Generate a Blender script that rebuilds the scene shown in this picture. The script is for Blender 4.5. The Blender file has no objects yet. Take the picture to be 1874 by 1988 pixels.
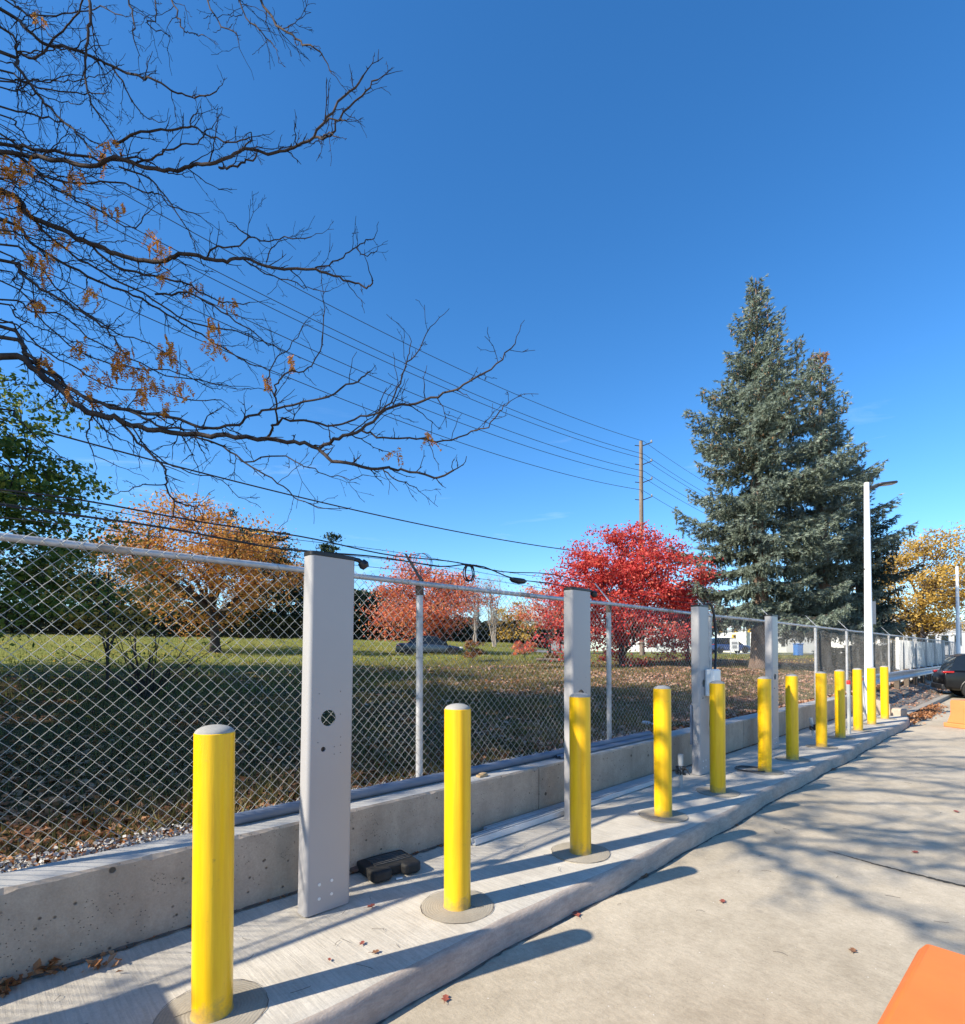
import bpy, bmesh, math, random
import numpy as np
from mathutils import Vector, Matrix, Quaternion
random.seed(7); rng = np.random.default_rng(7)
C = bpy.context.scene.collection
scn = bpy.context.scene
# ------------------------------------------------------------------ camera model
F, CX, HY, CH = 1050.0, 937.0, 1266.0, 1.70         # focal (px of an 1874 px wide picture), centre, eye level row, eye height
PIT = math.radians(1.0); Y0 = HY - F*math.tan(PIT)
TH = math.radians(46.0)
S = (math.sin(TH), math.cos(TH)); N = (-math.cos(TH), math.sin(TH))   # along the wall / away behind it
ISL = 0.15
def W(s, t, z=0.0): return (s*S[0]+t*N[0], s*S[1]+t*N[1], z)
def ray(px, py):
    u = (px-CX)/F; v = (Y0-py)/F
    return np.array([u, math.cos(PIT)-v*math.sin(PIT), math.sin(PIT)+v*math.cos(PIT)])
def at(px, py, Y):
    r = ray(px, py); k = Y/r[1]; return np.array([r[0]*k, Y, CH+r[2]*k])
def onz(px, py, z):
    r = ray(px, py); k = (z-CH)/r[2]; return np.array([r[0]*k, r[1]*k, z])
def sm(x, a, b):
    x = np.clip((np.asarray(x, float)-a)/(b-a), 0, 1); return x*x*(3-2*x)

# ------------------------------------------------------------------ object helpers
def tag(o, label=None, cat=None, group=None, kind=None):
    if label: o['label'] = label
    if cat: o['category'] = cat
    if group: o['group'] = group
    if kind: o['kind'] = kind
    return o
def empty(name, loc, label, cat, group=None, rz=0):
    o = bpy.data.objects.new(name, None); C.objects.link(o); o.location = loc; o.rotation_euler = (0, 0, rz)
    o.empty_display_size = 0.1
    return tag(o, label, cat, group)
def link(name, me, m, parent=None, loc=None, rot=None, smooth=False):
    o = bpy.data.objects.new(name, me); C.objects.link(o)
    if m is not None and not me.materials: me.materials.append(m)
    if parent is not None: o.parent = parent
    if loc is not None: o.location = loc
    if rot is not None: o.rotation_euler = rot
    if smooth: me.polygons.foreach_set('use_smooth', [True]*len(me.polygons))
    return o
def copy_tree(o, parent=None):
    c = o.copy(); C.objects.link(c); c.parent = parent
    for ch in list(o.children): copy_tree(ch, c)
    return c
class MB:
    def __init__(s): s.v = []; s.f = []
    def add(s, vs, fs):
        n = len(s.v); s.v += [tuple(map(float, v)) for v in vs]; s.f += [tuple(n+i for i in f) for f in fs]; return s
    def box(s, c, d, rz=0, M=None):
        x, y, z = d[0]/2, d[1]/2, d[2]/2
        vs = [Vector((a*x, b*y, e*z)) for e in (-1, 1) for a, b in ((-1, -1), (1, -1), (1, 1), (-1, 1))]
        R = M if M is not None else Matrix.Rotation(rz, 3, 'Z')
        vs = [R @ v + Vector(c) for v in vs]
        return s.add(vs, [(3, 2, 1, 0), (4, 5, 6, 7), (0, 1, 5, 4), (1, 2, 6, 5), (2, 3, 7, 6), (3, 0, 4, 7)])
    def tube(s, pts, r, n=8, cap=True):
        pts = [Vector(p) for p in pts]; k = len(pts)
        rs = r if hasattr(r, '__len__') else [r]*k
        tang = []
        for i in range(k):
            a = pts[max(i-1, 0)]; b = pts[min(i+1, k-1)]; d = (b-a)
            tang.append(d.normalized() if d.length > 1e-9 else Vector((0, 0, 1)))
        up = Vector((0, 0, 1)) if abs(tang[0].z) < .9 else Vector((1, 0, 0))
        e = tang[0].cross(up).normalized(); vs = []; fs = []
        for i in range(k):
            e = (e-tang[i]*e.dot(tang[i])).normalized(); g = tang[i].cross(e)
            for j in range(n):
                a = 2*math.pi*j/n; vs.append(pts[i]+(e*math.cos(a)+g*math.sin(a))*rs[i])
        for i in range(k-1):
            for j in range(n):
                fs.append((i*n+j, i*n+(j+1) % n, (i+1)*n+(j+1) % n, (i+1)*n+j))
        if cap: fs.append(tuple(range(n))[::-1]); fs.append(tuple((k-1)*n+j for j in range(n)))
        return s.add(vs, fs)
    def lathe(s, prof, n=32, c=(0, 0, 0)):
        vs = []; fs = []
        for r, z in prof:
            for j in range(n):
                a = 2*math.pi*j/n; vs.append((c[0]+r*math.cos(a), c[1]+r*math.sin(a), c[2]+z))
        for i in range(len(prof)-1):
            for j in range(n): fs.append((i*n+j, i*n+(j+1) % n, (i+1)*n+(j+1) % n, (i+1)*n+j))
        if prof[0][0] > 1e-6: fs.append(tuple(range(n))[::-1])
        if prof[-1][0] > 1e-6: fs.append(tuple((len(prof)-1)*n+j for j in range(n)))
        return s.add(vs, fs)
    def prism(s, poly, z0, z1, f=None):
        n = len(poly); f = f or (lambda p: p)
        vs = [f((p[0], p[1], z0)) for p in poly]+[f((p[0], p[1], z1)) for p in poly]
        fs = [tuple(range(n))[::-1], tuple(range(n, 2*n))]+[(i, (i+1) % n, n+(i+1) % n, n+i) for i in range(n)]
        return s.add(vs, fs)
    def mesh(s, name='m'):
        me = bpy.data.meshes.new(name); me.from_pydata(s.v, [], s.f); me.update(); return me
    def obj(s, name, m, parent=None, loc=None, rot=None, smooth=False, bev=0, seg=2):
        me = s.mesh(name)
        if bev or True:
            bm = bmesh.new(); bm.from_mesh(me)
            if bev:
                bmesh.ops.remove_doubles(bm, verts=bm.verts, dist=1e-5)
            bmesh.ops.recalc_face_normals(bm, faces=bm.faces); bm.to_mesh(me); bm.free()
        o = link(name, me, m, parent, loc, rot)
        if bev:
            md = o.modifiers.new('b', 'BEVEL'); md.width = bev; md.segments = seg; md.limit_method = 'ANGLE'; md.angle_limit = math.radians(35)
        if smooth or bev:
            me.polygons.foreach_set('use_smooth', [True]*len(me.polygons)); 
            try: me.set_sharp_from_angle(angle=math.radians(38))
            except Exception: pass
        return o
def rrect(w, d, r, n=5):
    p = []
    for cx, cy, a0 in ((w/2-r, d/2-r, 0), (-w/2+r, d/2-r, 90), (-w/2+r, -d/2+r, 180), (w/2-r, -d/2+r, 270)):
        for i in range(n+1):
            a = math.radians(a0+90*i/n); p.append((cx+r*math.cos(a), cy+r*math.sin(a)))
    return p
def np_mesh(name, V, nper, attr=None, nf=None):
    """many separate faces of nper corners, V (F*nper,3)"""
    me = bpy.data.meshes.new(name); nv = len(V); nf = nv//nper
    me.vertices.add(nv); me.vertices.foreach_set('co', np.ascontiguousarray(V, dtype=np.float32).ravel())
    me.loops.add(nv); me.loops.foreach_set('vertex_index', np.arange(nv, dtype=np.int32))
    me.polygons.add(nf); me.polygons.foreach_set('loop_start', np.arange(0, nv, nper, dtype=np.int32))
    me.update(calc_edges=True)
    if attr is not None:
        a = me.attributes.new('rnd', 'FLOAT', 'FACE'); a.data.foreach_set('value', np.asarray(attr, dtype=np.float32))
    return me
def idx_mesh(name, V, Q, attr=None):
    me = bpy.data.meshes.new(name); k = Q.shape[1]
    me.vertices.add(len(V)); me.vertices.foreach_set('co', np.ascontiguousarray(V, dtype=np.float32).ravel())
    me.loops.add(Q.size); me.loops.foreach_set('vertex_index', np.ascontiguousarray(Q, dtype=np.int32).ravel())
    me.polygons.add(len(Q)); me.polygons.foreach_set('loop_start', np.arange(0, Q.size, k, dtype=np.int32))
    me.update(calc_edges=True)
    if attr is not None:
        a = me.attributes.new('rnd', 'FLOAT', 'FACE'); a.data.foreach_set('value', np.asarray(attr, dtype=np.float32))
    return me
def unit(v): return v/np.maximum(np.linalg.norm(v, axis=-1, keepdims=True), 1e-9)
def leaves(P, size, rs, flat=0.0, aspect=.55, axis=None, jit=.35, fold=True):
    """P (n,3) -> folded leaf quads, two per leaf when fold"""
    n = len(P); a = rs.normal(size=(n, 3)) if axis is None else axis+rs.normal(size=(n, 3))*.35
    a[:, 2] *= (1-flat); a = unit(a); b = rs.normal(size=(n, 3)); b[:, 2] *= (1-flat); b = unit(b-a*(a*b).sum(1, keepdims=True)); c = np.cross(a, b)
    L = size*(1+jit*rs.uniform(-1, 1, size=(n, 1))); w = L*aspect/2
    p0 = P-a*L/2; p2 = P+a*L/2; up = c*L*.12
    m = P+a*L*.03
    if fold:
        V = np.stack([p0, m-b*w+up, p2, m, p0, m, p2, m+b*w+up], 1)   # (n,8,3) -> 2 quads share mid rib
        # first quad: p0, left, p2, mid ; second: p0, mid, p2, right
        return V.reshape(-1, 3)
    V = np.stack([p0, m-b*w, p2, m+b*w], 1); return V.reshape(-1, 3)
def leaf_obj(name, P, size, mt, parent, rs, **k):
    V = leaves(P, size, rs, **k); r = rs.random(len(P)); 
    if k.get('fold', True): r = np.repeat(r, 2)
    return link(name, np_mesh(name, V, 4, r), mt, parent)

# ------------------------------------------------------------------ materials
def newmat(name):
    m = bpy.data.materials.new(name); m.use_nodes = True; nt = m.node_tree; b = nt.nodes['Principled BSDF']; return m, nt, b
def ND(nt, t, **k):
    n = nt.nodes.new(t)
    for a, v in k.items(): setattr(n, a, v)
    return n
def ramp(nt, stops, src):
    r = ND(nt, 'ShaderNodeValToRGB'); e = r.color_ramp.elements
    while len(e) < len(stops): e.new(.5)
    for i, (p, c) in enumerate(stops): e[i].position = p; e[i].color = (*c, 1) if len(c) == 3 else c
    nt.links.new(src, r.inputs[0]); return r.outputs[0]
def g3(v): return (v, v, v)
def wpos(nt, rot=True, scale=(1, 1, 1)):
    g = ND(nt, 'ShaderNodeNewGeometry'); o = g.outputs['Position']
    if rot:
        m = ND(nt, 'ShaderNodeMapping'); m.inputs['Rotation'].default_value = (0, 0, -(math.pi/2-TH)); nt.links.new(o, m.inputs[0]); o = m.outputs[0]
    if scale != (1, 1, 1):
        m = ND(nt, 'ShaderNodeMapping'); m.inputs['Scale'].default_value = scale; nt.links.new(o, m.inputs[0]); o = m.outputs[0]
    return o
def opos(nt, scale=(1, 1, 1)):
    g = ND(nt, 'ShaderNodeTexCoord'); m = ND(nt, 'ShaderNodeMapping'); m.inputs['Scale'].default_value = scale
    nt.links.new(g.outputs['Object'], m.inputs[0]); return m.outputs[0]
def noise(nt, vec, sc, det=4, rough=.6, dist=0):
    n = ND(nt, 'ShaderNodeTexNoise'); n.inputs['Scale'].default_value = sc; n.inputs['Detail'].default_value = det
    n.inputs['Roughness'].default_value = rough; n.inputs['Distortion'].default_value = dist; nt.links.new(vec, n.inputs['Vector']); return n.outputs[0]
def voro(nt, vec, sc, feat='F1', rand=1):
    n = ND(nt, 'ShaderNodeTexVoronoi', feature=feat); n.inputs['Scale'].default_value = sc; n.inputs['Randomness'].default_value = rand
    nt.links.new(vec, n.inputs['Vector']); return n
def mixc(nt, fac, a, b, mode='MIX'):
    m = ND(nt, 'ShaderNodeMix', data_type='RGBA', blend_type=mode)
    for sock, v in ((m.inputs[0], fac), (m.inputs[6], a), (m.inputs[7], b)):
        if isinstance(v, (int, float)): sock.default_value = v
        elif isinstance(v, tuple): sock.default_value = (*v, 1)
        else: nt.links.new(v, sock)
    return m.outputs[2]
def mth(nt, op, a, b=None):
    m = ND(nt, 'ShaderNodeMath', operation=op)
    for i, v in enumerate((a, b)):
        if v is None: continue
        if isinstance(v, (int, float)): m.inputs[i].default_value = v
        else: nt.links.new(v, m.inputs[i])
    return m.outputs[0]
def bump(nt, b, h, st=.3, dist=.01):
    n = ND(nt, 'ShaderNodeBump'); n.inputs['Strength'].default_value = st; n.inputs['Distance'].default_value = dist
    nt.links.new(h, n.inputs['Height']); nt.links.new(n.outputs[0], b.inputs['Normal'])
def plain(name, col, rough=.5, metal=0, var=.12, sc=6, bmp=0, coat=0, spec=.5):
    m, nt, b = newmat(name); v = opos(nt); n = noise(nt, v, sc, 5)
    lo = tuple(c*(1-var) for c in col); hi = tuple(min(1, c*(1+var)) for c in col)
    nt.links.new(ramp(nt, [(.3, lo), (.7, hi)], n), b.inputs['Base Color'])
    b.inputs['Roughness'].default_value = rough; b.inputs['Metallic'].default_value = metal; b.inputs['Specular IOR Level'].default_value = spec
    if coat: b.inputs['Coat Weight'].default_value = coat; b.inputs['Coat Roughness'].default_value = .08
    if bmp: bump(nt, b, noise(nt, v, sc*8, 4), bmp, .004)
    return m
def leafmat(name, stops, trans=.3, rough=.55):
    m, nt, b = newmat(name); a = ND(nt, 'ShaderNodeAttribute', attribute_name='rnd')
    cl = noise(nt, wpos(nt, False), .9, 3)
    f = mth(nt, 'ADD', mth(nt, 'MULTIPLY', a.outputs['Fac'], .6), mth(nt, 'MULTIPLY', cl, .4))
    k = len(stops); c = ramp(nt, [(.12+.76*i/(k-1), s) for i, s in enumerate(stops)], f)
    nt.links.new(c, b.inputs['Base Color']); b.inputs['Roughness'].default_value = rough; b.inputs['Specular IOR Level'].default_value = .3
    tr = ND(nt, 'ShaderNodeBsdfTranslucent'); nt.links.new(c, tr.inputs[0]); mx = ND(nt, 'ShaderNodeMixShader'); mx.inputs[0].default_value = trans
    out = nt.nodes['Material Output']; nt.links.new(b.outputs[0], mx.inputs[1]); nt.links.new(tr.outputs[0], mx.inputs[2]); nt.links.new(mx.outputs[0], out.inputs[0])
    return m
def concrete(name, a, bcol, kind):
    m, nt, b = newmat(name); p = wpos(nt)
    big = noise(nt, p, .7, 5, .6); mid = noise(nt, p, 5, 6, .65); fine = noise(nt, p, 90, 3, .7)
    c = ramp(nt, [(.3, a), (.7, bcol)], big)
    c = mixc(nt, .45, c, ramp(nt, [(.3, tuple(x*.78 for x in a)), (.72, tuple(min(1, x*1.12) for x in bcol))], mid))
    c = mixc(nt, .75, c, ramp(nt, [(.25, g3(.72)), (.75, g3(1.0))], fine), 'MULTIPLY')
    h = mth(nt, 'MULTIPLY', fine, .35)
    if kind == 'wall':
        vv = voro(nt, p, 16); sp = noise(nt, p, 3.1, 2)
        pit = ramp(nt, [(.05, g3(0)), (.16, g3(1))], mth(nt, 'ADD', vv.outputs[0], mth(nt, 'MULTIPLY', ND_gt(nt, sp, .53), .3)))
        v2 = voro(nt, p, 55); pit2 = ramp(nt, [(.08, g3(0)), (.2, g3(1))], mth(nt, 'ADD', v2.outputs[0], mth(nt, 'MULTIPLY', ND_gt(nt, noise(nt, p, 7, 2), .5), .3)))
        v3 = voro(nt, p, 3.2); pit3 = ramp(nt, [(.045, g3(0)), (.06, g3(1))], v3.outputs[0])
        pp = mth(nt, 'MULTIPLY', mth(nt, 'MULTIPLY', pit, pit2), pit3)
        c = mixc(nt, pp, tuple(x*.28 for x in a), c)
        st = noise(nt, wpos(nt, True, (1.4, 1.4, .35)), 2.2, 6, .7)
        c = mixc(nt, .6, c, ramp(nt, [(.35, g3(.68)), (.6, g3(1))], st), 'MULTIPLY')
        h = mth(nt, 'ADD', mth(nt, 'MULTIPLY', pp, 1.4), h); bump(nt, b, h, .7, .006)
    elif kind == 'broom':
        w = noise(nt, wpos(nt, True, (1, .05, 1)), 75, 3, .6, .5); w2 = noise(nt, p, .9, 2, .5)
        line = ramp(nt, [(.42, g3(.82)), (.56, g3(1))], w); c = mixc(nt, .7, c, line, 'MULTIPLY')
        sp = voro(nt, p, 24); c = mixc(nt, ramp(nt, [(.03, g3(0)), (.055, g3(1))], sp.outputs[0]), tuple(x*.4 for x in a), c)
        h = mth(nt, 'ADD', mth(nt, 'MULTIPLY', w, mth(nt, 'MULTIPLY', w2, 1.6)), h); bump(nt, b, h, .55, .005)
    elif kind == 'curb':
        w = noise(nt, wpos(nt, True, (.25, 1, 1)), 40, 4, .7); c = mixc(nt, .7, c, ramp(nt, [(.35, g3(.72)), (.6, g3(1))], w), 'MULTIPLY')
        bump(nt, b, mth(nt, 'ADD', w, h), .6, .008)
    elif kind == 'drive':
        sp = voro(nt, p, 30); k = ramp(nt, [(.04, g3(0)), (.08, g3(1))], sp.outputs[0]); c = mixc(nt, k, tuple(x*.35 for x in a), c)
        sp2 = voro(nt, p, 13); c = mixc(nt, ramp(nt, [(.035, g3(0)), (.05, g3(1))], sp2.outputs[0]), (.75, .72, .66), c)
        st = noise(nt, p, .35, 6, .72, .6); c = mixc(nt, .8, c, ramp(nt, [(.36, (.74, .73, .71)), (.56, g3(1))], st), 'MULTIPLY')
        tex = noise(nt, wpos(nt, True, (1, .55, 1)), 38, 4, .75); c = mixc(nt, .6, c, ramp(nt, [(.3, g3(.72)), (.62, g3(1.05))], tex), 'MULTIPLY')
        # hairline cracks
        cr = voro(nt, mixv(nt, p, .35), .34, 'DISTANCE_TO_EDGE'); ck = ramp(nt, [(.0015, g3(.45)), (.004, g3(1))], cr.outputs[0]); c = mixc(nt, .0, c, ck, 'MULTIPLY')
        sn = noise(nt, p, 1.1, 3, .5, .3); c = mixc(nt, ramp(nt, [(.66, g3(0)), (.74, g3(.16))], sn), c, (.26, .235, .195)); sp3 = voro(nt, p, 2.6); c = mixc(nt, ramp(nt, [(.05, g3(.35)), (.09, g3(0))], sp3.outputs[0]), c, (.20, .18, .15))
        bump(nt, b, mth(nt, 'ADD', tex, h), .5, .006)
    elif kind == 'disc':
        d = ND(nt, 'ShaderNodeTexCoord'); vm = ND(nt, 'ShaderNodeVectorMath', operation='LENGTH'); nt.links.new(d.outputs['Object'], vm.inputs[0])
        rr = mth(nt, 'ADD', vm.outputs['Value'], mth(nt, 'MULTIPLY', mid, .05)); s = mth(nt, 'SINE', mth(nt, 'MULTIPLY', rr, 420))
        c = mixc(nt, .5, c, ramp(nt, [(0, g3(.86)), (1, g3(1))], mth(nt, 'ADD', mth(nt, 'MULTIPLY', s, .5), .5)), 'MULTIPLY'); bump(nt, b, mth(nt, 'ADD', mth(nt, 'MULTIPLY', s, .5), mid), .25, .003)
    nt.links.new(c, b.inputs['Base Color']); b.inputs['Roughness'].default_value = .88; b.inputs['Specular IOR Level'].default_value = .25
    return m
def ND_gt(nt, a, v): return mth(nt, 'GREATER_THAN', a, v)
def mixv(nt, p, k):
    n = ND(nt, 'ShaderNodeTexNoise'); n.inputs['Scale'].default_value = 1.7; n.inputs['Detail'].default_value = 5; nt.links.new(p, n.inputs['Vector'])
    s = ND(nt, 'ShaderNodeVectorMath', operation='SCALE'); s.inputs['Scale'].default_value = k; nt.links.new(n.outputs['Color'], s.inputs[0])
    a = ND(nt, 'ShaderNodeVectorMath', operation='ADD'); nt.links.new(p, a.inputs[0]); nt.links.new(s.outputs[0], a.inputs[1]); return a.outputs[0]

M = {}
M['drive'] = concrete('drive_concrete', (.48, .41, .305), (.58, .51, .395), 'drive')
M['island'] = concrete('island_concrete', (.52, .475, .40), (.64, .60, .52), 'broom')
M['curb'] = concrete('curb_concrete', (.41, .34, .28), (.53, .455, .385), 'curb')  # curb face coloured darker and browner than the slab for its shade
M['wall'] = concrete('wall_concrete', (.44, .355, .275), (.56, .465, .37), 'wall')
M['walltop'] = concrete('wall_top_concrete', (.44, .43, .40), (.55, .54, .51), 'drive2')
M['disc'] = concrete('footing_concrete', (.32, .285, .225), (.41, .37, .30), 'disc')
M['dome'] = concrete('dome_concrete', (.30, .29, .27), (.42, .41, .38), 'drive2')
M['kerb'] = concrete('kerb_concrete', (.33, .30, .26), (.42, .39, .34), 'curb')
M['asphalt'] = plain('asphalt', (.09, .09, .092), .9, var=.25, sc=3)
# yellow paint
m, nt, b = newmat('yellow_paint'); p = opos(nt); 
str_ = noise(nt, opos(nt, (1, 1, .06)), 28, 4, .6); blo = noise(nt, p, 3.5, 4)
c = ramp(nt, [(.3, (.80, .45, .003)), (.62, (.88, .53, .003))], blo); c = mixc(nt, .6, c, ramp(nt, [(.38, (.74, .40, .003)), (.52, (.84, .50, .003)), (.62, (.90, .56, .004))], str_))
oi = ND(nt, 'ShaderNodeObjectInfo'); va = ND(nt, 'ShaderNodeVectorMath', operation='ADD'); nt.links.new(p, va.inputs[0]); cb_ = ND(nt, 'ShaderNodeCombineXYZ'); nt.links.new(mth(nt, 'MULTIPLY', oi.outputs['Random'], 37), cb_.inputs[2]); nt.links.new(cb_.outputs[0], va.inputs[1]); pv = va.outputs[0]
sc_ = noise(nt, pv, 22, 6, .7); c = mixc(nt, ramp(nt, [(.66, g3(0)), (.74, g3(.55))], sc_), c, (.40, .24, .03))
scf = noise(nt, pv, 6, 7, .75, 1.2); c = mixc(nt, ramp(nt, [(.64, g3(0)), (.70, g3(.4))], scf), c, (.30, .19, .06))
sz_ = ND(nt, 'ShaderNodeSeparateXYZ'); nt.links.new(p, sz_.inputs[0]); gr_ = mth(nt, 'ADD', sz_.outputs[2], mth(nt, 'MULTIPLY', noise(nt, pv, 14, 5, .7), .30)); c = mixc(nt, ramp(nt, [(.16, g3(.75)), (.24, g3(0))], gr_), c, (.33, .23, .09))
nt.links.new(c, b.inputs['Base Color']); b.inputs['Roughness'].default_value = .32; b.inputs['Coat Weight'].default_value = .25; b.inputs['Coat Roughness'].default_value = .15
bump(nt, b, mth(nt, 'ADD', str_, mth(nt, 'MULTIPLY', blo, .6)), .35, .006); M['yellow'] = m
M['panel'] = plain('grey_powder_coat', (.35, .345, .35), .42, var=.03, sc=2)
M['panelin'] = plain('panel_inside', (.5, .5, .5), .5, var=.03)
M['black'] = plain('black_plastic', (.012, .012, .014), .45, var=.2)
M['rubber'] = plain('black_rubber', (.018, .018, .018), .7, var=.5, sc=9, bmp=.4)
M['rubpale'] = plain('pale_rubber', (.075, .073, .07), .8, var=.55, sc=7, bmp=.4)  # paler rubber; the lightness stands for sun on the block's ribs
M['galv'] = plain('galvanised_wire', (.37, .37, .355), .5, metal=.2, var=.12, sc=3)
M['galvpipe'] = plain('galvanised_pipe', (.46, .47, .49), .45, metal=.3, var=.22, sc=9, bmp=.15)
M['rust'] = plain('rusty_steel', (.13, .085, .06), .8, var=.5, sc=12, bmp=.4)
M['dgrey'] = plain('grey_conduit', (.15, .18, .235), .5, var=.12, sc=4)
M['steel'] = plain('steel_channel', (.62, .65, .68), .38, metal=.25, var=.12, sc=3)
M['white'] = plain('white_paint', (.82, .82, .80), .4, var=.03, sc=2)
M['whitebox'] = plain('white_plastic', (.72, .73, .72), .45, var=.03)
M['pvc'] = plain('grey_pvc', (.42, .43, .42), .5, var=.12, sc=8)
M['red'] = plain('red_plastic', (.75, .03, .02), .5, var=.1)
M['orange'] = plain('orange_plastic', (.78, .19, .035), .55, var=.12, sc=3.5, bmp=.1)
M['orange2'] = plain('faded_orange_plastic', (.66, .22, .07), .6, var=.08, sc=3.5)
M['darkmetal'] = plain('dark_metal', (.05, .052, .058), .45, metal=.4, var=.1)
M['wood'] = plain('weathered_wood', (.13, .10, .075), .9, var=.35, sc=3, bmp=.4)
M['pale_wood'] = plain('pale_wood', (.42, .30, .17), .8, var=.2, sc=20)
M['wirecol'] = plain('dark_wire', (.035, .035, .04), .6, var=.1)
M['lens'] = plain('lamp_lens', (.55, .56, .58), .3, var=.05)
M['carblack'] = plain('black_car_paint', (.003, .003, .004), .3, var=.1, coat=.25, spec=.3)
M['carblue'] = plain('blue_car_paint', (.02, .05, .16), .25, var=.1, coat=1)
M['cargrey'] = plain('dark_blue_car_paint', (.025, .035, .055), .25, var=.1, coat=1)
M['glass'] = plain('tinted_glass', (.01, .013, .016), .06, var=.1)
M['tyre'] = plain('tyre_rubber', (.015, .015, .015), .85, var=.2)
M['rim'] = plain('alloy_rim', (.35, .35, .36), .35, metal=.8, var=.1)
M['redlamp'] = plain('red_lamp_lens', (.35, .008, .008), .2, var=.1, coat=.5)
M['headlamp'] = plain('clear_lamp_lens', (.7, .7, .68), .1, var=.05)
M['plate'] = plain('number_plate', (.7, .72, .75), .4, var=.03)
M['bldwhite'] = plain('pale_cladding', (.72, .71, .68), .7, var=.05, sc=.5)
M['bldgrey'] = plain('grey_cladding', (.30, .31, .32), .7, var=.08, sc=.5)
M['signal'] = plain('signal_yellow', (.8, .45, .02), .5, var=.05)
M['blueplas'] = plain('blue_plastic', (.04, .16, .42), .5, var=.1)
M['brick'] = plain('stone_grey', (.22, .19, .165), .9, var=.3, sc=20, bmp=.4)
M['blocker'] = plain('blocker_grey', (.40, .42, .41), .5, var=.04)
def bark(name, a, c2, sc=8):
    m, nt, b = newmat(name); v = wpos(nt, False, (1, 1, .3)); n = noise(nt, v, sc, 6, .7); fine = noise(nt, v, sc*6, 4, .7)
    cc = mixc(nt, .4, ramp(nt, [(.32, a), (.68, c2)], n), ramp(nt, [(.3, a), (.7, c2)], fine)); nt.links.new(cc, b.inputs['Base Color']); b.inputs['Roughness'].default_value = .9
    b.inputs['Specular IOR Level'].default_value = .2; bump(nt, b, fine, .6, .01); return m
M['bark'] = bark('dark_bark', (.035, .026, .022), (.10, .08, .068))
M['locust'] = bark('locust_bark', (.014, .011, .012), (.095, .075, .068), 5)
M['twigs'] = bark('twig_bark', (.012, .009, .010), (.040, .026, .024), 5)
M['sprucebark'] = bark('spruce_bark', (.09, .06, .045), (.22, .16, .125), 5)
M['palebark'] = bark('pale_bark', (.22, .19, .16), (.38, .34, .30), 5)
M['pole'] = bark('pole_wood', (.13, .10, .08), (.27, .22, .18), 3)
M['lf_locust'] = leafmat('locust_leaf', [(.42, .13, .02), (.62, .25, .035), (.74, .40, .08)], .4)
M['lf_green'] = leafmat('green_leaf', [(.05, .095, .02), (.10, .17, .035), (.20, .27, .055), (.42, .38, .06)], .45)
M['lf_orange'] = leafmat('orange_leaf', [(.34, .12, .045), (.52, .21, .055), (.64, .33, .075), (.60, .42, .10)], .4)
M['lf_redor'] = leafmat('salmon_leaf', [(.40, .08, .05), (.66, .16, .10), (.72, .27, .13), (.55, .30, .09)], .42)
M['lf_red'] = leafmat('crimson_leaf', [(.24, .025, .03), (.52, .05, .055), (.74, .11, .09), (.74, .28, .16)], .45)
M['lf_gold'] = leafmat('golden_leaf', [(.24, .17, .03), (.46, .29, .05), (.62, .40, .09), (.6, .44, .16)], .4)
M['lf_bush'] = leafmat('brown_bush_leaf', [(.08, .05, .025), (.17, .09, .035), (.30, .10, .045), (.28, .20, .05)], .3)
M['lf_hedge'] = leafmat('hedge_leaf', [(.016, .022, .010), (.035, .045, .018), (.075, .07, .025)], .15)
M['lf_pine'] = leafmat('pine_needles', [(.010, .022, .013), (.022, .042, .020), (.05, .075, .030)], .1)
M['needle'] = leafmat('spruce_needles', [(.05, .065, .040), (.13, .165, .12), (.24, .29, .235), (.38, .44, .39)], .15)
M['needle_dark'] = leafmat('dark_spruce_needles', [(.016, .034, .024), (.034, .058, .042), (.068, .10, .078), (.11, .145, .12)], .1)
M['cone'] = leafmat('spruce_cones', [(.20, .10, .05), (.32, .18, .09), (.42, .26, .14)], .05)
M['lf_litter'] = leafmat('fallen_leaves', [(.11, .045, .02), (.26, .10, .035), (.36, .17, .075), (.45, .28, .17)], .1)
M['lf_litterpale'] = leafmat('pale_fallen_leaves', [(.17, .075, .04), (.33, .16, .095), (.45, .27, .19), (.55, .40, .31)], .1)
M['grass'] = leafmat('grass_blades', [(.07, .09, .016), (.13, .16, .03), (.21, .22, .05), (.32, .26, .10)], .3)
M['leafred'] = plain('red_leaf', (.27, .07, .045), .7, var=.3, sc=30)
M['leafbrown'] = plain('brown_leaf', (.22, .10, .045), .8, var=.4, sc=30)
M['gravel'] = concrete('gravel', (.25, .24, .22), (.45, .43, .40), 'drive')
# lawn
m, nt, b = newmat('lawn'); p = wpos(nt); n1 = noise(nt, p, .12, 6, .65); n2 = noise(nt, p, 1.6, 6, .7); n3 = noise(nt, p, 14, 4, .7)
c = ramp(nt, [(.3, (.155, .165, .035)), (.52, (.25, .25, .055)), (.72, (.32, .28, .09))], n1)
c = mixc(nt, .5, c, ramp(nt, [(.3, (.08, .10, .022)), (.6, (.20, .22, .05)), (.75, (.28, .20, .08))], n2))
c = mixc(nt, .6, c, ramp(nt, [(.3, g3(.55)), (.7, g3(1.15))], n3), 'MULTIPLY')
sx = ND(nt, 'ShaderNodeSeparateXYZ'); nt.links.new(p, sx.inputs[0]); tt = mth(nt, 'ADD', sx.outputs[1], mth(nt, 'MULTIPLY', mth(nt, 'SUBTRACT', n2, .5), 7)); tt = mth(nt, 'ADD', tt, mth(nt, 'MULTIPLY', mth(nt, 'SUBTRACT', n1, .5), 9))
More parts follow.
